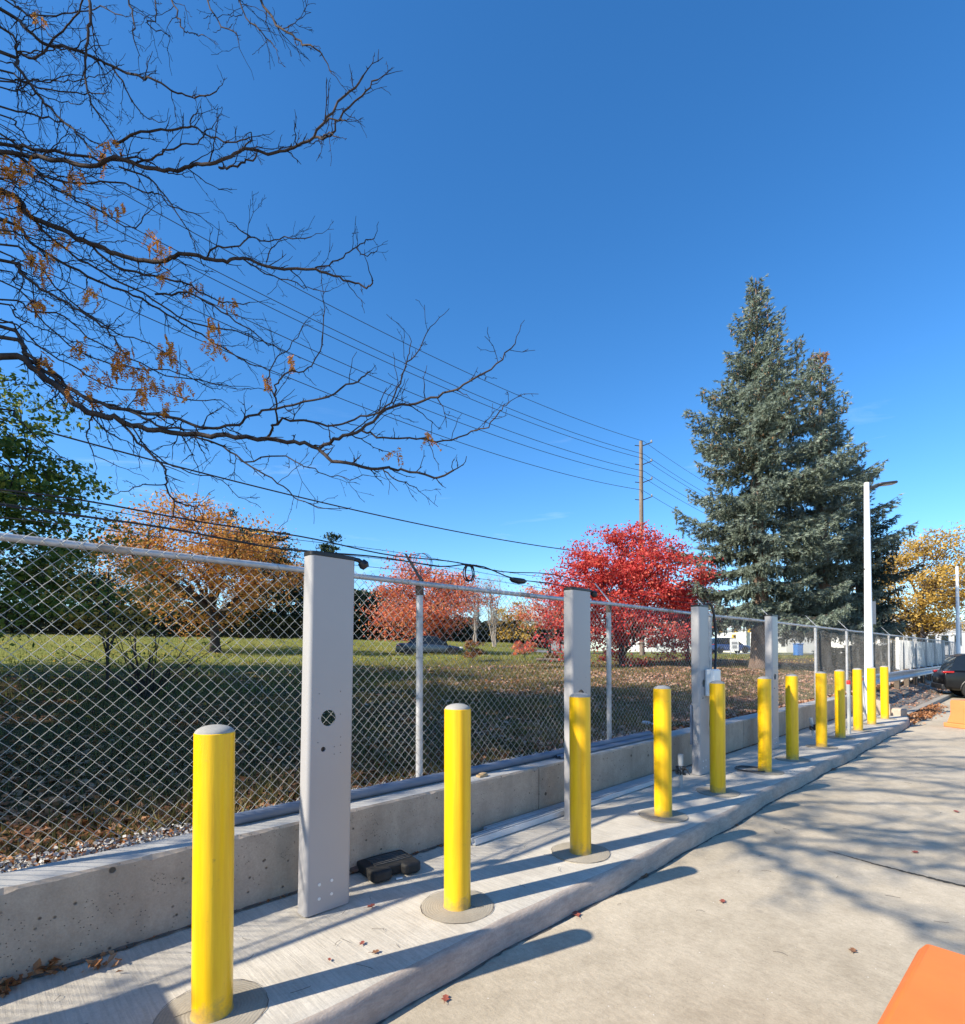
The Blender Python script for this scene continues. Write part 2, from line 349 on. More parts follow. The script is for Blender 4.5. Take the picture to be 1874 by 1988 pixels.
bk = ramp(nt, [(.0, g3(1)), (.16, g3(.93)), (.235, g3(0))], mth(nt, 'MULTIPLY', tt, .01)); br = ramp(nt, [(.3, (.035, .022, .011)), (.5, (.085, .056, .024)), (.7, (.15, .095, .04))], n3)  # leaf-covered soil near the fence, brown deepened to stand for the bank's shade
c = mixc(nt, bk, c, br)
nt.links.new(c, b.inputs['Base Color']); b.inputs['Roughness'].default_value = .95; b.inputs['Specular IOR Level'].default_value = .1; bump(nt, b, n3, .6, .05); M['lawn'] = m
m, nt, b = newmat('dirt'); p = wpos(nt); n2 = noise(nt, p, 2.6, 6, .7); n3 = noise(nt, p, 30, 4, .7)
c = ramp(nt, [(.3, (.10, .08, .06)), (.5, (.22, .19, .155)), (.68, (.34, .30, .26))], n2); c = mixc(nt, .6, c, ramp(nt, [(.3, g3(.6)), (.7, g3(1.1))], n3), 'MULTIPLY')
nt.links.new(c, b.inputs['Base Color']); b.inputs['Roughness'].default_value = .95; bump(nt, b, n3, .6, .02); M['dirt'] = m

# ------------------------------------------------------------------ world, sun, camera
SUN_EL = math.radians(34.5); sd = np.array([-.886, -.464]); sd /= np.linalg.norm(sd)
w = bpy.data.worlds.new('World'); scn.world = w; w.use_nodes = True; nt = w.node_tree; bg = nt.nodes['Background']
sky = ND(nt, 'ShaderNodeTexSky', sky_type='NISHITA'); sky.sun_disc = False; sky.sun_elevation = SUN_EL
sky.sun_rotation = math.atan2(sd[0], sd[1]) % (2*math.pi); sky.air_density = 1.0; sky.dust_density = .35; sky.ozone_density = 2.2; sky.altitude = 150
hs = ND(nt, 'ShaderNodeHueSaturation'); hs.inputs['Saturation'].default_value = 1.19; hs.inputs['Value'].default_value = 1.0; nt.links.new(mixc(nt, 1.0, sky.outputs[0], (.85, 1.0, 1.16), 'MULTIPLY'), hs.inputs['Color'])
tc = ND(nt, 'ShaderNodeTexCoord'); sep = ND(nt, 'ShaderNodeSeparateXYZ'); nt.links.new(tc.outputs['Generated'], sep.inputs[0])
mp = ND(nt, 'ShaderNodeMapping'); mp.inputs['Scale'].default_value = (1.4, 1.4, 9); mp.inputs['Rotation'].default_value = (0, .12, 0); nt.links.new(tc.outputs['Generated'], mp.inputs[0])
cn = noise(nt, mp.outputs[0], 3.1, 7, .6, .6)
cm = ramp(nt, [(.61, g3(0)), (.80, g3(1))], cn); band = ramp(nt, [(.0, g3(.2)), (.10, g3(1)), (.32, g3(.5)), (.42, g3(0))], sep.outputs[2])
fac = mth(nt, 'MULTIPLY', mth(nt, 'MULTIPLY', cm, band), .26)
nt.links.new(mixc(nt, fac, hs.outputs[0], (6.5, 7.2, 8.2)), bg.inputs[0]); bg.inputs[1].default_value = .116
sl = bpy.data.lights.new('sun', 'SUN'); sl.energy = 5.0; sl.angle = math.radians(.55); sl.color = (1, .90, .74)
so = bpy.data.objects.new('sun', sl); C.objects.link(so)
sv = Vector((sd[0]*math.cos(SUN_EL), sd[1]*math.cos(SUN_EL), math.sin(SUN_EL))); so.rotation_euler = sv.to_track_quat('Z', 'Y').to_euler(); so.location = (-20, -10, 30)
cam = bpy.data.cameras.new('camera'); co = bpy.data.objects.new('camera', cam); C.objects.link(co); scn.camera = co
co.location = (0, 0, CH); co.rotation_euler = (math.pi/2+PIT, 0, 0); cam.sensor_fit = 'HORIZONTAL'; cam.sensor_width = 36; cam.lens = 36*F/1874
cam.shift_y = (Y0-994)/1874; cam.clip_end = 3000; cam.clip_start = .05
scn.view_settings.view_transform = 'Standard'; scn.view_settings.look = 'None'; scn.view_settings.exposure = .88; scn.view_settings.gamma = 1

# ------------------------------------------------------------------ terrain
RL = ([0, 4, 10, 18, 22, 26, 32, 45, 80, 400], [.52, .62, .9, 1.35, 1.5, 1.22, 1.62, 2.9, 3.2, 4])
RR = ([0, 4, 10, 16, 22, 45, 80, 400], [.52, 1.08, 1.3, 1.42, 1.48, 1.6, 1.8, 3])
def terr(x, y):
    x = np.asarray(x, float); y = np.asarray(y, float); t = x*N[0]+y*N[1]; s = x*S[0]+y*S[1]; r = np.maximum(t-3.66, 0)
    k = sm(x, 3, 13); z = (1-k)*np.interp(r, *RL)+k*np.interp(r, *RR)
    z = z+.05*np.sin(x*.55+1)*np.cos(y*.43)*sm(r, .5, 4)+.025*np.sin(x*1.7+y*1.1)*sm(r, .4, 3)
    return z
def grid(sv_, tv_, zf, name, mt, kind='structure'):
    s2, t2 = np.meshgrid(sv_, tv_, indexing='ij'); x = s2*S[0]+t2*N[0]; y = s2*S[1]+t2*N[1]; z = zf(x, y, s2, t2)
    V = np.stack([x, y, z], -1).reshape(-1, 3); a, b_ = s2.shape
    i = (np.arange(a-1)[:, None]*b_+np.arange(b_-1)[None]).ravel(); Q = np.stack([i, i+b_, i+b_+1, i+1], 1)
    me = idx_mesh(name, V, Q); o = link(name, me, mt, smooth=True); return tag(o, kind=kind)
def geo(a, b, n, p=2): return a+(b-a)*np.linspace(0, 1, n)**p
sv_ = np.concatenate([-geo(8, 150, 30)[::-1], np.linspace(-7.8, 60, 240), geo(60.5, 900, 60)])
tv_ = np.concatenate([np.linspace(3.63, 12, 50), geo(12.2, 60, 90, 1.3), geo(61, 900, 40)])
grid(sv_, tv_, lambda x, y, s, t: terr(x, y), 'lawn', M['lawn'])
grid(np.concatenate([np.linspace(-60, 60, 61), geo(62, 900, 20)]), np.array([-200, -60, -20, -5, 0, 2.6, 3.62]), lambda x, y, s, t: 0*x, 'driveway', M['drive'])
# verge past the island
def vz(x, y, s, t): return np.interp(t, [2.56, 2.9, 3.5, 3.75], [.10, .16, .40, .50])+.03*np.sin(s*2.3)*np.cos(t*9)
grid(np.linspace(16.75, 70, 150), np.linspace(2.56, 3.76, 14), vz, 'verge', M['dirt'])
k = MB(); k.prism([(17.6, 2.40), (70, 2.40), (70, 2.57), (17.6, 2.57)], 0, .125, lambda p: W(*p)); o = k.obj('kerb', M['kerb'], bev=.02); tag(o, kind='structure')
# island with rolled edge
def tedge(s): return 2.13+.014*math.sin(s*1.1)+.012*math.sin(s*2.9+1)+.006*math.sin(s*9)+.35*float(sm(s, 15.2, 18.3))
prof = [(0, -.02), (.014, .07), (.024, .122), (.038, .141), (.058, ISL-.002), (.12, ISL)]
ss = np.concatenate([np.linspace(-8, 16, 200), np.linspace(16.1, 18.4, 30)]); vs = []; fs = []
rows = []
for s in ss:
    e = tedge(s); far = 3.42; hk = 1-.75*float(sm(s, 17.2, 18.4))
    row = [W(s, e+d+.006*math.sin(s*2.3+d*9)*.6, max(z*hk, -.02)) for d, z in prof]
    for q in (.15, .35, .55, .75, 1): row.append(W(s, e+.12+(far-e-.12)*q, ISL*hk+.004*math.sin(s*.9+q*5)-.004))
    rows.append(row)
n = len(rows[0]); 
for r_ in rows: vs += r_
for i in range(len(rows)-1):
    for j in range(n-1): fs.append((i*n+j, (i+1)*n+j, (i+1)*n+j+1, i*n+j+1))
me = bpy.data.meshes.new('island'); me.from_pydata(vs, [], fs); me.materials.append(M['island']); me.materials.append(M['curb'])
for p in me.polygons: p.use_smooth = True; p.material_index = 1 if (p.index % (n-1)) < 4 else 0
bm = bmesh.new(); bm.from_mesh(me); bmesh.ops.recalc_face_normals(bm, faces=bm.faces)
if sum(f.normal.z for f in bm.faces) < 0: bmesh.ops.reverse_faces(bm, faces=bm.faces)
bm.to_mesh(me); bm.free()
o = link('pavement', me, None); tag(o, kind='structure')
# transverse kerb joints in drive and long seam
def strip(name, pts, w, z, mt, rs=.3):
    k = MB(); vs = []; 
    for i, p in enumerate(pts):
        a = np.array(pts[max(i-1, 0)]); b_ = np.array(pts[min(i+1, len(pts)-1)]); d = (b_-a); d = d/np.linalg.norm(d); nn = np.array([-d[1], d[0]])
        ww = w[i] if hasattr(w, '__len__') else w; ww *= 1+rs*random.uniform(-1, 1)
        vs += [(p[0]+nn[0]*ww/2, p[1]+nn[1]*ww/2, z), (p[0]-nn[0]*ww/2, p[1]-nn[1]*ww/2, z)]
    k.add(vs, [(2*i, 2*i+1, 2*i+3, 2*i+2) for i in range(len(pts)-1)]); return k.obj(name, mt)
a0 = onz(1600, 1650, 0)[:2]; a1 = onz(1705, 1680, 0)[:2]; a2 = onz(1874, 1722, 0)[:2]; a3 = a2+(a2-a1)*3
pts = []
for i in range(90):
    q = i/89*3; i0 = min(int(q), 2); f_ = q-i0; P = [a0, a1, a2, a3]; pp = P[i0]*(1-f_)+P[i0+1]*f_; pts.append((pp[0]+random.uniform(-.006, .006), pp[1]+random.uniform(-.006, .006)))
o = strip('pavement_seam', pts, [.005+.034*min(1, i/60) for i in range(90)], .004, plain('seam_filler', (.05, .045, .035), .95, var=.4, sc=20), .35); tag(o, kind='structure')
# gutter dirt along the curb foot and wall foot
dirtm = plain('gutter_dirt', (.13, .11, .09), .95, var=.5, sc=14)
pts = [W(s, tedge(s)-.004)[:2] for s in np.linspace(-6, 17.5, 500)]; tag(strip('gutter_dirt', pts, .022, .004, dirtm, .8), kind='structure')
pts = [W(s, 3.366)[:2] for s in np.linspace(-6, 16.2, 600)]; tag(strip('wall_foot_dirt', pts, .030, ISL+.0035, dirtm, .8), kind='structure')

# ------------------------------------------------------------------ low wall
WT = .594
wall = empty('retaining_wall', W(5, 3.5, 0), 'low grey concrete retaining wall under the chain link fence', 'wall')
wall.rotation_euler = (0, 0, math.pi/2-TH)
def local(root):  # parent-inverse free: mesh in world coords under a moved empty
    bpy.context.view_layer.update(); return root.matrix_world.inverted()
inv = local(wall)
joints = [-6, -1.62, 4.02, 9.15, 13.2, 16.42]
seg = np.concatenate([[a_] for a_ in joints])
for a_, b_ in zip(joints[:-1], joints[1:]):
    k = MB(); 
    # wall section with chamfered, slightly chipped top edge
    ns = int((b_-a_)/.05); sl_ = np.linspace(a_+.006, b_-.006, ns); vs = []; m_ = 8
    for s in sl_:
        ch = .012+.008*abs(math.sin(s*13.1)*math.sin(s*5.7))+(.01 if random.random() < .06 else 0)
        sec = [(3.385, 0), (3.382, .3), (3.38, WT-ch), (3.38+ch*.9, WT), (3.5, WT+.001), (3.63, WT), (3.64, WT-.01), (3.64, 0)]
        vs += [inv @ Vector(W(s, t, z)) for t, z in sec]
    fs = [(i*m_+j, (i+1)*m_+j, (i+1)*m_+j+1, i*m_+j+1) for i in range(ns-1) for j in range(m_-1)]+[tuple(range(m_)), tuple((ns-1)*m_+j for j in range(m_))[::-1]]
    me = k.add(vs, fs).mesh('wall_section'); me.materials.append(M['wall']); me.materials.append(M['walltop'])
    for p in me.polygons: p.material_index = 1 if (p.index < (ns-1)*(m_-1) and (p.index % (m_-1)) in (3, 4)) else 0
    bm = bmesh.new(); bm.from_mesh(me); bmesh.ops.recalc_face_normals(bm, faces=bm.faces); bm.to_mesh(me); bm.free()
    link('wall_section', me, None, wall)
k = MB(); jt = 0
for a_ in joints[1:-1]: k.prism([(a_-.02, 3.395), (a_+.02, 3.395), (a_+.02, 3.6), (a_-.02, 3.6)], .1, WT-.02, lambda p: inv @ Vector(W(*p)))
k.obj('joint_filler', M['rubpale'], wall)
ew = empty('end_wall', W(16.5, 3, 0), 'short concrete return wall stepping down at the far end of the row of bollards', 'wall', rz=math.pi/2-TH); inv = local(ew)
k = MB(); pr = [(3.379, 0), (3.379, .585), (3.0, .56), (2.62, .40), (2.60, 0)]
k.add([inv @ Vector(W(16.44, t, z)) for t, z in pr]+[inv @ Vector(W(16.66, t, z)) for t, z in pr], [(0, 1, 2, 3, 4), (9, 8, 7, 6, 5)]+[(i, (i+1) % 5, 5+(i+1) % 5, 5+i) for i in range(5)])
k.obj('sloped_wall', M['wall'], ew, bev=.015)
k = MB(); k.prism([(16.40, 2.32), (16.74, 2.32), (16.74, 2.597), (16.40, 2.597)], .0, .33, lambda p: inv @ Vector(W(*p))); k.obj('end_block', M['wall'], ew, bev=.05)

# ------------------------------------------------------------------ bollards
BR, BH = .0815, 1.232
bp = [(412, 1987), (888, 1771), (1127.5, 1662), (1288, 1588), (1394, 1541), (1485.5, 1500), (1539, 1476), (1595.5, 1451), (1632, 1433), (1666.6, 1418.6), (1693, 1406.6), (1718.5, 1395.7)]
bl = ['nearest yellow bollard, at the bottom left before the broad grey panel', 'second yellow bollard, standing alone to the right of the black rubber block',
      'yellow bollard right in front of the second grey panel, hiding its foot', 'yellow bollard just left of the taped conduit stub',
      'yellow bollard beside the white junction box, in front of the cabled panel', 'yellow bollard overlapping the left side of the farthest grey panel',
      'yellow bollard just right of the farthest grey panel', 'yellow bollard in front of the second taped conduit stub',
      'yellow bollard just left of the upright red capped pipe', 'yellow bollard just right of the upright red capped pipe',
      'yellow bollard in front of the foot of the white lamp pole', 'last yellow bollard, nearest the end wall and guardrail']
B0 = None
for i, ((px, py), lb) in enumerate(zip(bp, bl)):
    g = onz(px, py, ISL); d = g[:2]/np.linalg.norm(g[:2]); c_ = g[:2]+d*BR
    if B0 is None:
        B0 = o = empty('bollard', (c_[0], c_[1], ISL), lb, 'bollard', 'yellow bollards along the concrete kerb')
        k = MB(); pr = [(BR+.004, 0), (BR+.002, .008), (BR, .02)]+[(BR, z) for z in np.linspace(.1, BH-.05, 12)]+[(BR, BH-.032), (BR-.003, BH-.029), (BR-.008, BH-.03)]; k.lathe(pr, 48)
        k.obj('post', M['yellow'], o, smooth=True)
        k = MB(); k.lathe([(BR-.003, BH-.034)]+[((BR-.002)*math.cos(a), BH-.032+.034*math.sin(a)) for a in np.linspace(.0, math.pi/2-.01, 9)]+[(0, BH+.002)], 40)
        k.obj('dome_cap', M['dome'], o, smooth=True)
        k = MB(); k.lathe([(.224, -.01), (.222, .0015), (.21, .003), (0, .0035)], 56); k.obj('footing', M['disc'], o, smooth=True)
        k = MB(); vs = []
        for j in range(73):
            a = j/72*2*math.pi; r1 = .222+.002*math.sin(a*9)+.0015*math.sin(a*23); w_ = .003+.0022*math.sin(a*5+1)
            vs += [(r1*math.cos(a), r1*math.sin(a), .0042), ((r1+w_)*math.cos(a), (r1+w_)*math.sin(a), .004)]
        k.add(vs, [(2*j, 2*j+1, 2*j+3, 2*j+2) for j in range(72)]); k.obj('footing_joint', dirtm, o)
    else:
        o = copy_tree(B0); o.location = (c_[0], c_[1], ISL); o['label'] = lb; o.rotation_euler = (random.uniform(-.004, .004), random.uniform(-.004, .004), random.uniform(0, 6.28))

# ------------------------------------------------------------------ grey panels
PW, PD, PHT = .30, .115, 2.13
pl = ['broad grey metal panel nearest the camera, with a large round hole at mid height', 'second grey metal panel, its foot hidden behind a yellow bollard',
      'third grey metal panel, carrying a white junction box and a black cable', 'farthest and narrowest looking grey metal panel, before the fence by the big spruce']
def cyl_bm(cx, z, r, depth):
    k = MB(); n = 40
    vs = [(cx+r*math.cos(2*math.pi*j/n), y, z+r*math.sin(2*math.pi*j/n)) for y in (-depth, depth) for j in range(n)]
    k.add(vs, [tuple(range(n)), tuple(range(n, 2*n))[::-1]]+[(j, n+j, n+(j+1) % n, (j+1) % n) for j in range(n)])
    me = k.mesh(); bm = bmesh.new(); bm.from_mesh(me); bmesh.ops.recalc_face_normals(bm, faces=bm.faces); bm.to_mesh(me); bm.free(); return bpy.data.objects.new('cutter', me)
k = MB(); k.prism(rrect(PW, PD, .028, 6), 0, PHT); body = k.obj('panel_body', M['panel'])
cuts = [cyl_bm(-.022, 1.152, .0485, .2), cyl_bm(-.052, .967, .015, .08), cyl_bm(.0, 1.152, .098, .2)]
cuts[2].data.transform(Matrix.Translation((0, .2-PD/2+.007, 0)))
for c_ in cuts:
    C.objects.link(c_); md = body.modifiers.new('x', 'BOOLEAN'); md.object = c_; md.operation = 'DIFFERENCE'; md.solver = 'EXACT'
bpy.context.view_layer.update(); dg = bpy.context.evaluated_depsgraph_get(); me = bpy.data.meshes.new_from_object(body.evaluated_get(dg))
body.modifiers.clear(); body.data = me
for c_ in cuts: bpy.data.objects.remove(c_)
me.polygons.foreach_set('use_smooth', [True]*len(me.polygons)); me.set_sharp_from_angle(angle=math.radians(25))
rz = math.pi/2-TH
panels = []
for i, (s0, lb) in enumerate(zip([1.47, 4.06, 6.70, 9.34], pl)):
    loc = W(s0+.14, 3.0+PD/2, ISL)
    if i == 0:
        o = empty('grey_panel', loc, lb, 'panel', 'grey panels standing behind the bollards', rz)
        body.parent = o
        k = MB(); k.prism(rrect(PW+.006, PD+.006, .030, 6), PHT-.004, PHT+.022); k.obj('end_cap', M['black'], o, bev=.003)
        k = MB(); k.lathe([(.0135, -.001), (.0135, .001), (0, .0012)], 24); x_ = k.mesh()
        sc = MB()
        for q, (px, pz) in enumerate([(-.062, .168), (.018, .172), (-.062, .085), (.018, .092)]):
            k = MB(); k.lathe([(.0095, 0), (.0088, .003), (.005, .0035), (.0045, .001), (0, .001)], 20); k.obj('screw', M['whitebox'], o, (px, -PD/2-.0005, pz), (math.pi/2, 0, 0), smooth=True)
        k = MB()
        for px, pz in [(-.085, 1.30), (.055, 1.31), (-.086, 1.155), (.058, 1.17), (-.088, 1.01), (.062, 1.03), (.02, .975), (.062, .98), (.02, .93), (.062, .935)]:
            k = MB(); k.lathe([(.0028, 0), (.0026, .0012), (0, .0012)], 8); k.obj('screw_hole', M['black'], o, (px, -PD/2-.0003, pz), (math.pi/2, 0, 0))
        k = MB(); k.lathe([(.0145, -.01), (.0145, .0), (0, .0)], 20); k.obj('hole_plug', M['black'], o, (-.052, -PD/2+.012, .967), (math.pi/2, 0, 0))
        P0 = o
    else:
        o = copy_tree(P0); o.location = loc; o['label'] = lb
    panels.append(o)
panels[0].rotation_euler = (.0, .014, rz)
# cable gland on top of the panels (first two): drooping black cap on the right side
def gland(p, sag):
    k = MB(); k.tube([(PW/2-.01, -.03, PHT+.012), (PW/2+.03, -.035, PHT+.008), (PW/2+.055, -.04, PHT-.01)], [.012, .014, .016], 10)
    k.tube([(PW/2+.045, -.04, PHT+.0), (PW/2+.065, -.045, PHT-.02), (PW/2+.078, -.05, PHT-.038)], [.026, .034, .022], 12)
    k.obj('cable_gland', M['black'], p, smooth=True)
gland(panels[0], 0); gland(panels[1], 0); gland(panels[3], 0)
p3 = panels[2]
k = MB(); k.prism(rrect(.22, .105, .02, 4), 0, .34); k.obj('junction_box', M['whitebox'], p3, (PW/2-.05, -PD/2-.055, .99), bev=.008)
k = MB(); k.prism(rrect(.20, .016, .006, 3), 0, .32); k.obj('box_lid', M['white'], p3, (PW/2-.05, -PD/2-.114, 1.0), bev=.004)
k = MB(); k.tube([(PW/2-.05, -.11, .90), (PW/2-.05, -.11, 1.0)], [.026, .026], 12); k.obj('box_conduit', M['pvc'], p3, smooth=True)
k = MB(); cp = [(PW/2-.03, 0, PHT+.01), (PW/2+.02, -.03, PHT+.05), (PW/2+.07, -.06, PHT+.02), (PW/2+.10, -.08, PHT-.12), (PW/2+.12, -.09, PHT-.35), (PW/2+.09, -.10, PHT-.6), (PW/2+.045, -.11, 1.36), (PW/2+.03, -.11, 1.31)]
def smoothpath(P, n=8):
    P = [np.array(p, float) for p in P]; P = [2*P[0]-P[1]]+P+[2*P[-1]-P[-2]]; out = []
    for i in range(1, len(P)-2):
        for j in range(n):
            t = j/n; a, b_, c_, d = P[i-1:i+3]
            out.append(.5*((2*b_)+(-a+c_)*t+(2*a-5*b_+4*c_-d)*t*t+(-a+3*b_-3*c_+d)*t**3))
    out.append(P[-2]); return out
k.tube(smoothpath(cp), .016, 10); k.tube([(PW/2-.02, 0, PHT), (PW/2+.04, 0, PHT+.02)], .03, 10)
k.tube(smoothpath([(PW/2-.05, -.11, .92), (PW/2-.05, -.11, .87), (PW/2-.08, -.10, .72), (PW/2-.09, -.10, .60), (PW/2-.03, -.11, .52), (PW/2+.10, -.10, .49)]), .013, 10); k.obj('cable', M['black'], p3, smooth=True)
k = MB(); k.box((-PW/2-.018, .045, .63), (.034, .02, .50)); k.obj('side_plate', M['dgrey'], p3, bev=.004)

# ------------------------------------------------------------------ chain link fence
RZ = 2.29; FT = 3.70
fence = empty('chain_link_fence', W(-4, FT, .5), 'galvanised chain link fence with barbed wire arms running the whole length behind the wall', 'fence')
inv = local(fence); L_ = lambda s, t, z: inv @ Vector(W(s, t, z))
s1 = float(np.dot([-.52, 4.637], [S[0], S[1]])); posts = [s1+2.93*i for i in range(-2, 15)]
SEND = posts[-1]
for ps in posts:
    k = MB(); k.tube([L_(ps, FT+.03, .3), L_(ps, FT+.03, RZ-.05)], .030, 14); po = k.obj('post', M['galvpipe'], fence, smooth=True)
    k = MB(); k.tube([L_(ps, FT+.03, RZ-.10), L_(ps, FT+.03, RZ-.02)], .036, 14); k.tube([L_(ps, FT+.03, RZ-.03), L_(ps, FT+.005, RZ+.03)], [.030, .018], 10); k.obj('post_cap', M['rust'] if ps < 6 else M['galvpipe'], fence, smooth=True)
    k = MB(); R_ = Matrix.Rotation(math.pi/2-TH, 3, 'Z')
    a_ = Vector(L_(ps, FT+.01, RZ+.03)); e_ = Vector(L_(ps, FT+.235, RZ+.285)); e1 = Vector(W(1, 0, 0)).normalized()*.017
    up = (e_-a_).cross(e1).normalized()*.003
    k.add([a_-e1-up, a_+e1-up, a_+e1+up, a_-e1+up, e_-e1*.6-up, e_+e1*.6-up, e_+e1*.6+up, e_-e1*.6+up], [(0, 1, 2, 3), (7, 6, 5, 4), (0, 4, 5, 1), (1, 5, 6, 2), (2, 6, 7, 3), (3, 7, 4, 0)]); k.obj('barb_arm', M['rust'] if 0 < ps < 4 else M['galvpipe'], fence)
k = MB(); sl_ = np.arange(posts[0], SEND+.1, 1.5); k.tube([L_(s, FT, RZ+.004*math.sin(s*1.3)) for s in sl_], .0215, 12); k.obj('top_rail', M['galvpipe'], fence, smooth=True)
slm = plain('worn_sleeve', (.30, .26, .23), .6, metal=.2, var=.3, sc=10)
for s in (posts[2]-2.3, posts[2]-1.05+.02, posts[3]-1.7, posts[4]-1.5, posts[5]-1.4): k = MB(); k.tube([L_(s, FT, RZ), L_(s+.16, FT, RZ)], .0235, 12); k.obj('rail_sleeve', slm, fence, smooth=True)
# wire mesh
def chain(sa, sb, z0, z1, wd, r, name):
    n = int((sb-sa)/(wd/2)); nz = int((z1-z0)/(wd/2)); i = np.arange(n)[:, None]; j = np.arange(nz+1)[None]
    zz = z1-j*(wd/2)+0*i; ph = (i+j) % 2
    sc_ = sa+(i+ph*1.0)*(wd/2)
    # wires i and i+1 meet where ph differs; overlap a touch and step in depth
    sc_ = sc_+np.where(ph > 0, .0022, -.0022); tt = FT-.024+np.where(ph > 0, r*1.0, -r*1.0)+.012*np.sin(sc_*1.9+zz*2.1)+.008*np.sin(sc_*6+zz)*np.sin(zz*5)
    zz = zz+.004*np.sin(sc_*2.7)+.0015*np.sin(i*12.9)
    r = np.interp(sc_, [0, 6, 14], [r, r, r*.62]); offs = [(0, -r), (r*1.35, 0), (0, r), (-r*1.35, 0)]
    V = np.stack([np.stack([(sc_+a)*S[0]+(tt+b_)*N[0], (sc_+a)*S[1]+(tt+b_)*N[1], zz], -1) for a, b_ in offs], 2)  # n,nz+1,4,3
    V = V.reshape(-1, 3); base = (np.arange(n)[:, None]*(nz+1)+np.arange(nz)[None]).ravel()*4
    Q = np.concatenate([np.stack([base+a, base+(a+1) % 4, base+4+(a+1) % 4, base+4+a], 1) for a in range(4)])
    me = idx_mesh(name, V, Q); me.transform(inv); return link(name, me, M['galv'], fence, smooth=True)
chain(posts[0], SEND, .61, RZ+.035, .080, .0018, 'wire_mesh')
# ties, barbed strands
k = MB()
for s in np.arange(posts[0]+.2, 16, .55):
    k = MB(); ring = [(FT+.025*math.cos(a), RZ+.025*math.sin(a)) for a in np.linspace(0, 2*math.pi, 13)]; k.tube([L_(s+.012*math.sin(q), t, z) for q, (t, z) in enumerate(ring)], .002, 5); k.obj('tie_wire', M['galv'], fence)
for ps in posts[:8]:
    for z in (.95, 1.3, 1.65, 2.0):
        k = MB(); k.tube([L_(ps-.02*math.cos(a)*1.8, FT+.03+.037*math.sin(a), z+.004*math.cos(a)) for a in np.linspace(0, 2*math.pi, 13)], .002, 5); k.obj('tie_wire', M['galv'], fence)
for q, (t_, z_) in enumerate([(FT+.085, RZ+.115), (FT+.155, RZ+.195), (FT+.23, RZ+.275)]):
    k = MB(); sl_ = np.arange(posts[0], 22, .3); k.tube([L_(s, t_, z_+.012*math.sin(s*2.1+q)-.008*math.sin((s-s1)/2.93*math.pi)**2) for s in sl_], .0022, 5)
    for s in np.arange(posts[0]+.05*q, 16, .125):
        zz = z_+.012*math.sin(s*2.1+q)-.008*math.sin((s-s1)/2.93*math.pi)**2; a = random.uniform(0, 3)
        k.tube([L_(s-.006, t_+.016*math.cos(a), zz+.016*math.sin(a)), L_(s+.006, t_-.016*math.cos(a), zz-.016*math.sin(a))], .0014, 3)
    k.obj('barbed_wire', M['wirecol'], fence)
# black cables strung on the arms, coil and connector
def cb(label, f, r, sa, sb, extra=None):
    o = empty('black_cable', W(sa, FT+.2, RZ+.2), label, 'cable', 'black cables strung on the fence arms'); iv = local(o); k = MB()
    k.tube([iv @ Vector(W(s, *f(s))) for s in np.arange(sa, sb, .15)], r, 6); k.obj('cord', M['black'], o, smooth=True); return o, iv
wob = lambda s, q: .018*math.sin(s*1.7+q)+.012*math.sin(s*4.1+q*2)
sc0 = 3.14   # coil position along fence
o1, iv = cb('upper black cable strung over the tips of the fence arms, with a dangling coil', lambda s: (FT+.24, RZ+.285+wob(s, 0)-.03*math.exp(-((s-4.0)/.5)**2)), .0055, -4, 5.6)
k = MB(); ce = W(3.62, FT+.24, RZ+.21)
def loop(k, sc, zc, rs_, rz_, turns, r, t0=FT+.24, ph=math.pi/2):
    k.tube([iv @ Vector(W(sc+rs_*math.cos(a+ph)*(1+.03*math.sin(a*1.3)), t0+.02*math.sin(a*.7), zc+rz_*math.sin(a+ph))) for a in np.linspace(0, 2*math.pi*turns, 40*max(1, int(turns)))], r, 6)
loop(k, 3.62, RZ+.195, .062, .082, 3.0, .0055); k.tube([iv @ Vector(W(s, FT+.24, RZ+.27)) for s in (3.57, 3.62, 3.67)], .014, 8); k.obj('coil', M['black'], o1, smooth=True)
k = MB(); loop(k, 3.02, RZ+.21, .13, .10, 1.0, .0022); loop(k, 3.05, RZ+.23, .10, .085, 2.0, .002); loop(k, 3.22, RZ+.15, .20, .13, .55, .003, ph=math.pi*.95); k.obj('thin_loops', M['wirecol'], o1)
o2, iv = cb('lower black cable on the fence arms ending in a black connector', lambda s: (FT+.21, RZ+.205+wob(s, 2)+.05*float(sm(s, 3.2, 3.6))-.07*float(sm(s, 3.7, 4.2))), .0065, -4, 4.3)
k = MB(); k.tube([iv @ Vector(W(s, FT+.21, z)) for s, z in ((4.18, RZ+.185), (4.22, RZ+.18), (4.33, RZ+.175), (4.40, RZ+.18), (4.44, RZ+.185))], [.010, .028, .034, .028, .010], 10); k.tube([iv @ Vector(W(s, FT+.22, z)) for s, z in ((4.40, RZ+.19), (4.8, RZ+.20), (5.6, RZ+.17))], .0055, 6); k.obj('connector', M['black'], o2, smooth=True)

